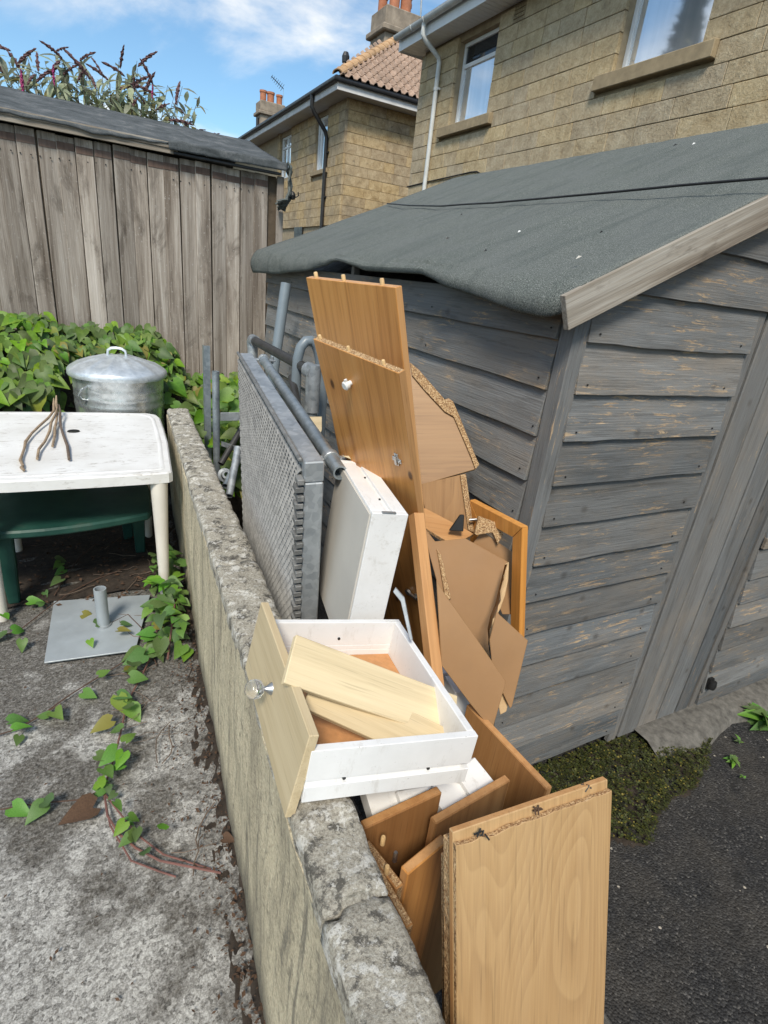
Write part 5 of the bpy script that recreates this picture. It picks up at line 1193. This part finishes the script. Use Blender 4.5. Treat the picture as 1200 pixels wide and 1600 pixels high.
def dustbin():
    c = V((.165, 3.64, 0)); r = thing('dustbin', 'galvanised steel dustbin with domed lid behind the white table', 'dustbin', c); F = Matrix.Translation(c) @ Matrix.Diagonal((.95, .95, 1.015, 1))
    R = .272; prof = [(0, .02), (.215, .02), (.222, 0), (.226, .03), (.235, .1), (.246, .25), (.253, .52)]
    for z in (.60, .645, .69): prof += [(.2575, z - .010), (.2605, z), (.2582, z + .010)]
    prof += [(.262, .75), (.268, .765), (.270, .78)]
    autosmooth(MB().lathe(prof, 64, fn=lambda r_, z, t: r_ * (1 + .006 * math.sin(t * 2 + z * 5))).build('body', M['bin'], r, F), .9)
    def rib(r_, z, t): return r_
    mb = MB(); n = 96; vs = []; fs = []; pr = [(.280, .758), (.284, .766), (.282, .788), (.272, .798), (.23, .818), (.16, .842), (.10, .858), (.05, .867), (.0, .870)]
    for (rr, z) in pr:
        for k in range(n):
            t = 2 * math.pi * k / n; amp = .006 if .06 < rr < .27 else 0; vs.append((rr * math.cos(t), rr * math.sin(t), z + amp * abs(math.sin(t * 6)) ** 6 + .004 * nz(rr * 9 * math.cos(t), rr * 9 * math.sin(t))))
    for i in range(len(pr) - 1):
        for k in range(n): k2 = (k + 1) % n; fs.append((i * n + k, i * n + k2, (i + 1) * n + k2, (i + 1) * n + k))
    lid = obj('lid', mesh('lid', vs, fs, M['bin_lid'], smooth=True), r, F)
    autosmooth(MB().tube([(-.055, 0, .862), (-.05, 0, .893), (-.03, 0, .906), (0, 0, .909), (.03, 0, .906), (.05, 0, .893), (.055, 0, .862)], .008, 8).build('lid_handle', M['bin_lid'], lid, F @ Matrix.Rotation(-.3, 4, 'Z')))
    h = autosmooth(MB().tube([(-.185, -.185, .72), (-.215, -.215, .705), (-.228, -.205, .675), (-.215, -.185, .65), (-.18, -.175, .64)], .006, 8).build('side_handle', M['bin'], r, F))
dustbin()
def parasol_base():
    r = thing('parasol_base', 'flat grey steel parasol base with a short upright tube', 'parasol base', (-.03, 2.15, 0))
    q = [(-.216, 2.404), (-.236, 1.974), (.071, 1.946), (.165, 2.34)]
    obj('plate', slabmesh('plate', q, .006, M['plate'], .001), r, Matrix.Translation((0, 0, .014)))
    autosmooth(hollow([(-.032, 2.155, .02), (-.032, 2.155, .195)], .0235, .004, 24).build('tube', M['plate'], r))
    autosmooth(MB().tube([(-.032, 2.155, .0205), (-.032, 2.155, .028)], .03, 20).build('collar', M['galv'], r))
parasol_base()

# ================================================================== VEGETATION, CABLE, LITTER
def leafmesh(name, mat, fold=.3, bend=.25, w=1.0, heart=True):
    if heart: R = [(0, .0), (.20, -.20), (.40, -.02), (.43, .22), (.28, .55), (.10, .85), (0, 1.0)]
    else: R = [(0, 0), (.06, .15), (.12, .45), (.08, .75), (0, 1.0)]
    n = len(R); mid = [(0, y) for _, y in R]; vs = []; fs = []
    def z(x, y): return fold * abs(x) - bend * max(0, y) ** 2
    vs += [(0, y if i else 0.0, z(0, y)) for i, (_, y) in enumerate(R)]
    vs += [(x * w, y, z(x, y)) for x, y in R[1:-1]]; vs += [(-x * w, y, z(x, y)) for x, y in R[1:-1]]
    k = n - 2
    if heart:
        vs[1] = (0, .08, z(0, .08)); vs[2] = (0, .16, z(0, .16))
        vs[3] = (0, .3, z(0, .3))
    for i in range(1, n - 2):
        fs.append((i, n + i - 1, n + i, i + 1)); fs.append((i, i + 1, n + k + i, n + k + i - 1))
    fs += [(0, n, 1), (0, 1, n + k), (n - 2, n + k - 1, n - 1), (n - 2, n - 1, n + 2 * k - 1)]
    return mesh(name, vs, fs, mat, smooth=True)
def lookM(p, tip, nrm, s):
    y = V(tip).normalized(); z = V(nrm); z = (z - y * z.dot(y)).normalized(); x = y.cross(z)
    return Matrix(((x.x * s, y.x * s, z.x * s, p[0]), (x.y * s, y.y * s, z.y * s, p[1]), (x.z * s, y.z * s, z.z * s, p[2]), (0, 0, 0, 1)))
def joined(name, items, mat, parent=None):
    vs = []; fs = []
    for me, Mx in items:
        b = len(vs); vs += [Mx @ v.co for v in me.vertices]; fs += [tuple(i + b for i in p.vertices) for p in me.polygons]
    return obj(name, mesh(name, vs, fs, mat, smooth=True), parent)
U_ = random.uniform
def bindweed():
    r = thing('bindweed', 'mass of green heart leaved bindweed along the timber outbuilding', 'climbing plant', (0, 4.1, 0))
    h = lambda x, y: (0.94 + .05 * nz(x * 2.1, 3) + (.05 if x < -.2 else 0)) * max(0.0, min(1.0, (y - 3.30) / .28)) ** .5 * (.62 + .38 * min(1, max(0, (y - 3.4) / .85)))
    vs = []; fs = []; nx, ny = 40, 16; x0, x1, y0, y1 = -1.7, 1.2, 3.32, 4.47
    for j in range(ny + 1):
        for i in range(nx + 1):
            x = x0 + (x1 - x0) * i / nx; y = y0 + (y1 - y0) * j / ny; inb = math.hypot(x - .15, y - 3.66); z = max(0, h(x, y) - .10 + .07 * nz(x * 7, y * 7))
            if inb < .34: z = -.05
            if x > .45: z -= .32 * min(1, (x - .45) / .2)
            if y < 3.42 and x > -.6: z = min(z, .02)
            vs.append((x, y, z))
    for j in range(ny):
        for i in range(nx): a = j * (nx + 1) + i; fs.append((a, a + 1, a + nx + 2, a + nx + 1))
    tag(obj('undergrowth', mesh('undergrowth', vs, fs, M['soil'], smooth=True), r), kind='stuff')
    lm = [leafmesh('leaf', M['leaf'], U_(.15, .45), U_(.1, .5)) for _ in range(4)] + [leafmesh('leaf', M['leaf2'], U_(.15, .45), U_(.1, .5)) for _ in range(3)]
    items = []
    while len(items) < 2900:
        x = U_(-1.65, 1.15); y = 3.42 + .98 * random.random() ** .8
        if math.hypot(x - .15, y - 3.66) < .335: continue
        if x > -.45 and x < .62 and y < 3.55: continue
        if x > .62 and y < 3.5: continue
        depth = random.random() ** 2 * .35; hh = h(x, y) - (.30 * min(1, (x - .45) / .2) if x > .45 else 0); z = hh - depth + .03 * random.random()
        if x > .45 and random.random() < .35: z = hh * U_(.4, 1.0)
        if z < .03: continue
        s = U_(.05, .11) * (1.15 if y < 3.8 else 1)
        nrm = V((U_(-.6, .6), -.75 + U_(-.4, .5), .75 + U_(-.3, .4))); tip = V((U_(-.9, .9), -.6 + U_(-.5, .5), -.5 + U_(-.4, .5)))
        items.append((random.choice(lm), lookM((x, y, z), tip, nrm, s), y - .8 * z - (.5 if depth < .08 else 0)))
    # leaves nodding over the end of the low wall and around the posts
    for _ in range(150):
        x = U_(.42, 1.05); y = U_(3.05, 3.75); z = U_(.25, .72) - .1 * (y < 3.3)
        if x < .55 and y < 3.42: continue
        items.append((random.choice(lm), lookM((x, y, z), (U_(-1, 1), U_(-.8, .2), U_(-.9, .2)), (U_(-.6, .3), -.7, .6 + U_(-.3, .3)), U_(.07, .12)), 0))
    items.sort(key=lambda t: t[2])
    for me, Mx, _ in items[:300]: obj('leaf', me, r, Mx)
    a = [(m_, x) for m_, x, _ in items[300:] if m_.materials[0] == M['leaf']]; b = [(m_, x) for m_, x, _ in items[300:] if m_.materials[0] != M['leaf']]
    tag(joined('leaf_mass', a, M['leaf'], r), kind='stuff'); tag(joined('leaf_mass', b, M['leaf2'], r), kind='stuff')
bindweed()
def creeper(name, label, path, leaves, sizes, stemr=.0035, extra=()):
    r = thing(name, label, 'creeper', path[0]); mb = MB().tube(path, stemr, 6)
    for e in extra: mb.tube(e, stemr * .8, 5)
    mb.build('stem', M['redstem'] if stemr > .003 else M['stem'], r)
    lm = [leafmesh('leaf', M['ivy'], U_(.1, .5), U_(.0, .5)) for _ in range(4)]
    for p, s in zip(leaves, sizes):
        t = V((U_(-1, 1), U_(-1, .6), U_(-.25, .15))); nr = V((U_(-.5, .5), U_(-.7, .2), 1)); obj('leaf', random.choice(lm), r, lookM(p, t, nr, s * .78))
    return r
def creepers():
    pix = [(262, 868), (262, 905), (255, 950), (245, 985), (238, 1020), (222, 1055), (205, 1085), (195, 1115), (187, 1150), (178, 1185), (168, 1215), (163, 1240), (168, 1275), (186, 1303), (212, 1325), (250, 1345), (300, 1355), (345, 1364)]
    P = [onz(.018 + .01 * math.sin(i * 1.7), *p) for i, p in enumerate(pix)]
    L = []; Sz = []
    for i in range(11):
        for k in range(5 if i < 5 else 3):
            q = P[i].lerp(P[i + 1], random.random()); L.append(q + V((U_(-.045, .045), U_(-.05, .05), U_(.01, .075 if i < 4 else .05)))); Sz.append(U_(.06, .105) if i < 6 else U_(.05, .085))
    for i in range(11, 15):
        for k in range(3): q = P[i].lerp(P[i + 1], random.random()); L.append(q + V((U_(-.015, .045), U_(-.02, .05), U_(.01, .05)))); Sz.append(U_(.028, .055))
    ex = [[P[11], onz(.02, 172, 1290), onz(.02, 205, 1345), onz(.015, 250, 1362), onz(.012, 275, 1370)], [P[11], onz(.03, 185, 1268), onz(.03, 215, 1305), onz(.02, 255, 1335), onz(.012, 330, 1358)]]
    creeper('creeper_vine', 'green leafed creeper trailing along the patio from the table leg', P, L, Sz, .0031, ex)
    # leafy clump at the wall foot by the table leg
    L = [onz(.02, U_(235, 292), U_(880, 1030)) + V((0, 0, U_(.0, .14))) for _ in range(70)]; L = [p for p in L if p.x < WALLX(p.y) - .02]
    creeper('creeper_vine', 'dark green creeper clump between table leg and low wall', [onz(.01, 285, 890), onz(.05, 275, 930), onz(.06, 268, 980), onz(.02, 262, 1030)], L, [U_(.05, .095) for _ in L], .004)
    def tend(pix, lp, label, r=.0022):
        P = [onz(.012 + .012 * random.random(), *p) for p in pix]; L = [onz(U_(.015, .05), *p) for p in lp]
        creeper('creeper_tendril', label, P, L, [U_(.045, .075) for _ in L], r)
    tend([(-20, 1000), (30, 985), (75, 950), (110, 925), (150, 905), (190, 890)], [(5, 960), (20, 985), (45, 940), (70, 925), (60, 945), (95, 905), (130, 960), (35, 1000), (10, 990)], 'thin creeper tendril with small leaves left of the parasol base')
    tend([(75, 1110), (110, 1085), (150, 1060), (200, 1030), (250, 1000)], [(75, 1118), (85, 1112), (130, 1082), (155, 1055)], 'thin creeper tendril crossing in front of the parasol base')
    tend([(-10, 1150), (25, 1140), (60, 1120), (95, 1100)], [(22, 1140), (30, 1150), (15, 1128)], 'short tendril with one leaf at the left picture edge')
    tend([(0, 1265), (60, 1255), (120, 1250), (160, 1235)], [(68, 1256), (20, 1262), (78, 1254)], 'thin brown tendril running left from the creeper end')
    tend([(85, 930), (100, 905), (125, 870), (150, 850)], [(95, 880), (100, 890), (88, 875)], 'small leafed tendril under the green table')
    tend([(140, 950), (170, 975), (200, 960), (225, 985), (245, 1040)], [(150, 975), (190, 975), (185, 985), (140, 1000)], 'dark tendril lying across the parasol base plate')
creepers()
def litter():
    # dark soil and leaf litter along the wall foot and under the tables
    def strip(name, f0, f1, ys, mat, base=0.0):
        vs = []; fs = []; n = 12
        for y in ys:
            a, b = f0(y), f1(y)
            for k in range(n + 1):
                u = k / n; x = a + (b - a) * u; e = min(1, 5 * u, 5 * (1 - u) + .6); vs.append((x, y, -.010 + e * (.009 + base + .011 * nz(x * 34, y * 34) + .012 * nz(x * 90, y * 90, 2)) + .010 * max(0, u * 3 - 2)))
        for j in range(len(ys) - 1):
            for k in range(n): a = j * (n + 1) + k; fs.append((a, a + 1, a + n + 2, a + n + 1))
        return tag(obj(name, mesh(name, vs, fs, mat, smooth=True)), kind='stuff')
    ys = [-.6 + 4.0 * i / 160 for i in range(161)]
    o = strip('soil_litter', lambda y: WALLX(y) - .045 - .025 * (1 + nz(y * 3.1)) - .018 * nz(y * 11) - .012 * nz(y * 40) - .03 * max(0, min(1, (y - .9) / .5)), lambda y: WALLX(y) + .012, ys, M['soil']); tag(o, 'dark soil and leaf litter along the foot of the wall', 'litter')
    ys = [2.42 + 1.0 * i / 40 for i in range(41)]
    o = strip('soil_litter', lambda y: -.95, lambda y: WALLX(y) - .08, ys, M['soil'], .008); tag(o, 'dark leaf litter on the ground under the tables', 'litter')
    vs = []; fs = []
    def bit(p, s):
        a = random.random() * 6.28; c, d = math.cos(a), math.sin(a); b = len(vs); w = s * U_(.25, .6); zt = U_(0, .5) * s
        vs.extend([(p.x + c * s, p.y + d * s, p.z), (p.x - d * w, p.y + c * w, p.z + zt), (p.x - c * s, p.y - d * s, p.z + .2 * zt), (p.x + d * w, p.y - c * w, p.z)]); fs.append((b, b + 1, b + 2, b + 3))
    for _ in range(1300):
        y = U_(.3, 3.3); x = WALLX(y) - abs(random.gauss(0, .03 + .05 * min(1, max(0, (y - .6) / .7)))) - .005; bit(V((x, y, .018)), U_(.002, .008))
    for _ in range(900): bit(V((U_(-.9, .3), U_(2.35, 3.35), .022)), U_(.004, .016))
    for _ in range(260): bit(V((U_(-.9, .2), U_(.6, 2.4), .012)), U_(.002, .007))
    o = tag(obj('dead_leaf_litter', mesh('dead_leaf_litter', vs, fs, M['deadleaf'])), 'small brown dead leaf fragments scattered on the patio', 'litter', kind='stuff')
    vs2 = len(vs)
    mb = MB()
    for _ in range(46):
        y = U_(1.0, 3.1); x = WALLX(y) - U_(.02, .45 if y > 2.2 else .2); p = V((x, y, .018)); a = random.random() * 6.28; pts = [p]
        for k in range(4): a += U_(-.5, .5); p = p + V((math.cos(a), math.sin(a), 0)) * U_(.02, .05); pts.append(V((p.x, p.y, .016 + .012 * random.random())))
        if max(q.x - WALLX(q.y) for q in pts) > -.01: continue
        mb.tube(pts, U_(.0009, .002), 4)
    tag(mb.build('twig_litter', M['stick_dark']), 'thin dry twigs lying on the patio by the wall', 'litter', kind='stuff')
    # grit on the tarmac
    vs.clear(); fs.clear()
    for _ in range(420): bit(V((U_(.9, 3.0), U_(.05, 1.0), TZ + .016)), U_(.0015, .005))
    tag(obj('grit', mesh('grit', vs, fs, M['rough_concrete'])), 'pale grit and fragments scattered over the tarmac', 'grit', kind='stuff')
    d = leafmesh('dead_leaf', M['deadleaf'], .6, .2); o = obj('dead_leaf', d, None, lookM(onz(.02, 145, 1262), (-1, -.25, .1), (0, -.3, 1), .085)); tag(o, 'curled brown dead leaf beside the bend of the creeper', 'dead leaf')
    o = obj('dead_leaf', d, None, lookM(onz(.025, 350, 1310), (.6, -.5, .1), (0, -.3, 1), .035)); tag(o, 'small reddish dead leaf at the foot of the wall', 'dead leaf')
litter()
def clover():
    lm = MB(); vs = []; fs = []
    poly = [onz(TZ, *p) for p in [(800, 1215), (850, 1185), (915, 1145), (945, 1118), (975, 1150), (1020, 1140), (1075, 1120), (1108, 1160), (1105, 1200), (1085, 1245), (1050, 1250), (1030, 1275), (1010, 1320), (985, 1335), (960, 1330), (900, 1330), (850, 1300)]]
    def inside(x, y):
        c = False; j = len(poly) - 1
        for i in range(len(poly)):
            if (poly[i].y > y) != (poly[j].y > y) and x < (poly[j].x - poly[i].x) * (y - poly[i].y) / (poly[j].y - poly[i].y) + poly[i].x: c = not c
            j = i
        return c
    n = 0
    while n < 4200:
        x, y = U_(1.1, 2.4), U_(.6, 1.1)
        if not inside(x + .06 * nz(x * 9, y * 9), y + .06 * nz(x * 9, y * 9, 4)): continue
        if nz(x * 6, y * 6, 8) + .35 * nz(x * 25, y * 25) < U_(-.75, .05) * (1.0 if x > 1.75 or y < .85 else 3.0): continue
        n += 1; z = TZ + .012 + .034 * random.random() * (.5 + .5 * nz(x * 7, y * 7, 2)) + .006; a0 = random.random() * 6.28; s = U_(.006, .012); tx, ty = U_(-.4, .4), U_(-.5, .2)
        for k in range(3):
            a = a0 + k * 2.094; c, d = math.cos(a), math.sin(a); b = len(vs)
            for (l, w) in ((0, 0), (.75, .45), (1.0, 0.0), (.75, -.45)):
                px, py_ = (c * l - d * w) * s, (d * l + c * w) * s; vs.append((x + px, y + py_, z + tx * px + ty * py_ + (.12 * s if l > .7 else 0)))
            fs.append((b, b + 1, b + 2, b + 3))
    tag(obj('clover_patch', mesh('clover_patch', vs, fs, M['clover'])), 'low patch of dark green clover at the foot of the shed', 'clover', kind='stuff')
    o = obj('moss_mat', gridmesh('moss_mat', 1.2, 2.3, .62, 1.1, 60, 30, lambda x, y: TZ + (.006 + .022 * nz(x * 15, y * 15) if inside(x + .05 * nz(x * 9, y * 9), y + .05 * nz(x * 9, y * 9, 4)) else -.03), M['soil'])); tag(o, 'dark moss and soil under the clover', 'moss', kind='stuff')
    lf = [leafmesh('leaf', M['ivy'], .3, .4, .7) for _ in range(2)]
    for (px, py, n_, s, lab) in [(1192, 1128, 22, .10, 'leafy green weed at the right picture edge on the tarmac'), (1142, 1188, 9, .035, 'small bright weed growing in the tarmac beside the clover'), (1155, 1160, 6, .025, 'tiny yellow green weed between slab and tarmac'), (958, 1133, 14, .035, 'weed growing up the foot of the shed door'), (1160, 1215, 5, .02, 'tiny weed sprout, lowest on the tarmac')]:
        c = onz(TZ + .01, px, py); r = thing('weed', lab, 'weed', c, 'weeds around the shed foot')
        for k in range(n_): a = random.random() * 6.28; obj('leaf', random.choice(lf), r, lookM(c + V((U_(-.3, .3) * s, U_(-.3, .3) * s, U_(.0, .4) * s)), (math.cos(a), math.sin(a), U_(-.1, .9)), (0, -.4, 1), s * U_(.6, 1.1)))
clover()
def buddleia():
    r = thing('buddleia', 'buddleia bush with faded purple flower spikes above the timber outbuilding', 'shrub', (.35, 6.4, 0))
    br = MB(); items = []; lm = [leafmesh('leaf', M['budleaf'], .2, U_(.2, .6), 1.35, False) for _ in range(3)]
    fm = []
    for v in range(4):
        m_ = MB(); n = 15
        prof = [(0, 0)] + [(.062 * math.sin(math.pi * (.10 + .75 * (1 - t))) * (1 + .4 * random.uniform(-1, 1)), t) for t in [k / n for k in range(1, n)]] + [(0, 1)]
        m_.lathe([(a, b) for a, b in prof], 7, fn=lambda r_, z, t: r_ * (1 + .4 * math.sin(t * 3 + z * 30)))
        for q in m_.v: q.x += .22 * q.z ** 2
        fm.append(m_)
    fme = [mesh('flower_spike', q.v, q.f, M['budflower']) for q in fm]; fmp = [mesh('flower_spike', q.v, q.f, M['budpink']) for q in fm]
    base = V((.3, 6.5, 0)); ends = [(-8, 130), (12, 150), (25, 190), (40, 135), (55, 165), (70, 150), (82, 175), (95, 142), (103, 150), (118, 180), (126, 145), (135, 172), (150, 190), (160, 168), (170, 175), (186, 150), (190, 195), (200, 170), (214, 150), (222, 200), (232, 178), (240, 190), (250, 200), (262, 188), (272, 205), (285, 190), (292, 212), (300, 222), (312, 205), (55, 205), (85, 215), (145, 215), (110, 205), (175, 212), (205, 215), (240, 222), (265, 225), (20, 215)]
    spikes = [(18, 70), (5, 105), (25, 95), (35, 105), (85, 72), (98, 82), (124, 85), (135, 108), (142, 115), (60, 103), (80, 108), (98, 108), (160, 108), (172, 118), (188, 98), (196, 110), (215, 95), (205, 125), (225, 140), (240, 125), (245, 140), (275, 155), (290, 170), (288, 188), (302, 196), (318, 208), (12, 145), (55, 120), (42, 125), (120, 120), (150, 130), (185, 130), (210, 135), (230, 160), (240, 165), (200, 175), (262, 178)]
    k = 0
    for (px, py) in [(a, b - 55) for a, b in ends] + [(a, b + 12) for a, b in spikes]:
        Y = U_(5.9, 6.9); e = onax(1, Y, px, py); st = base + V((U_(-.15, .15), U_(-.2, .2), .2)); mid = st.lerp(e, .55) + V((0, 0, .25)); pts = []
        for t in [i / 7 for i in range(8)]: pts.append(st * (1 - t) ** 2 + mid * 2 * t * (1 - t) + e * t * t)
        br.tube(pts, [.010 - .0012 * i for i in range(8)], 4)
        for q in range(44):
            t = U_(.45, 1); i = min(6, int(t * 7)); p = pts[i].lerp(pts[i + 1], t * 7 - i)
            items.append((random.choice(lm), lookM(p, (U_(-1, 1), U_(-1, 1), U_(-.7, .5)), (U_(-.4, .4), U_(-.6, .2), 1), U_(.08, .17))))
    for i, (px, py) in enumerate(spikes):
        p = onax(1, U_(5.9, 6.5), px, py + 10); t = V((U_(-.9, .9), U_(-.4, .4), U_(.1, 1.0)))
        obj('flower_spike', random.choice(fme), r, lookM(p, V((0, 0, 1)).cross(t) + V((.01, 0, 0)), t, U_(.12, .23)))
    for (px, py, s) in ((36, 145, .15), (85, 135, .14), (238, 155, .10)):
        p = onax(1, 5.9, px, py); obj('flower_spike', random.choice(fmp), r, lookM(p, (1, .2, 0), (.2, 0, 1), s))
    br.build('branches', M['stem'], r); tag(joined('leaf_mass', items, M['budleaf'], r), kind='stuff')
buddleia()
def roof_cable():
    n = V((-.43, 0, .9)); P = [onpl((1.05, 2, 1.512), n, *p) + n * (.016) for p in [(610, 319), (640, 321), (690, 322), (730, 319), (770, 317), (860, 309), (960, 300), (1060, 290), (1130, 284), (1215, 277)]]
    P = [onpl((1.05, 2, 1.526), n, *p) for p in [(605, 318), (640, 321), (690, 322), (730, 319), (770, 317), (860, 309), (960, 300), (1060, 290), (1130, 284), (1215, 277)]]
    o = MB().tube(P, .004, 6).build('roof_cable', M['iron']); tag(o, 'thin black cable lying across the felt roof of the shed', 'cable')
roof_cable()
def conifer():
    r = thing('conifer_tree', 'dark conifer reflected in the large upstairs window', 'tree', (-6.3, 15.5, TZ)); H = 10.6
    MB().tube([(-6.3, 15.5, TZ), (-6.3, 15.5, H)], [.25, .03], 10).build('trunk', M['bark'], r); vs = []; fs = []
    for _ in range(650):
        z = 1.5 + (H - 1.2) * random.random() ** .8; rad = max(.25, (H + .6 - z) * .28) * U_(.5, 1); a = random.random() * 6.28; d = V((math.cos(a), math.sin(a), U_(-.1, .5))); o = V((-6.3, 15.5, z))
        for k in range(16):
            t = U_(.25, 1); p = o + d * rad * t + V((U_(-.1, .1), U_(-.1, .1), U_(-.1, .1))); q = V((U_(-1, 1), U_(-1, 1), U_(-1, .4))).normalized() * U_(.2, .4); w = q.cross(V((U_(-1, 1), U_(-1, 1), 1))).normalized() * .05; b = len(vs)
            vs.extend([p - w, p + w, p + q]); fs.append((b, b + 1, b + 2))
    tag(obj('crown', mesh('crown', vs, fs, M['conifer']), r), kind='stuff')
conifer()
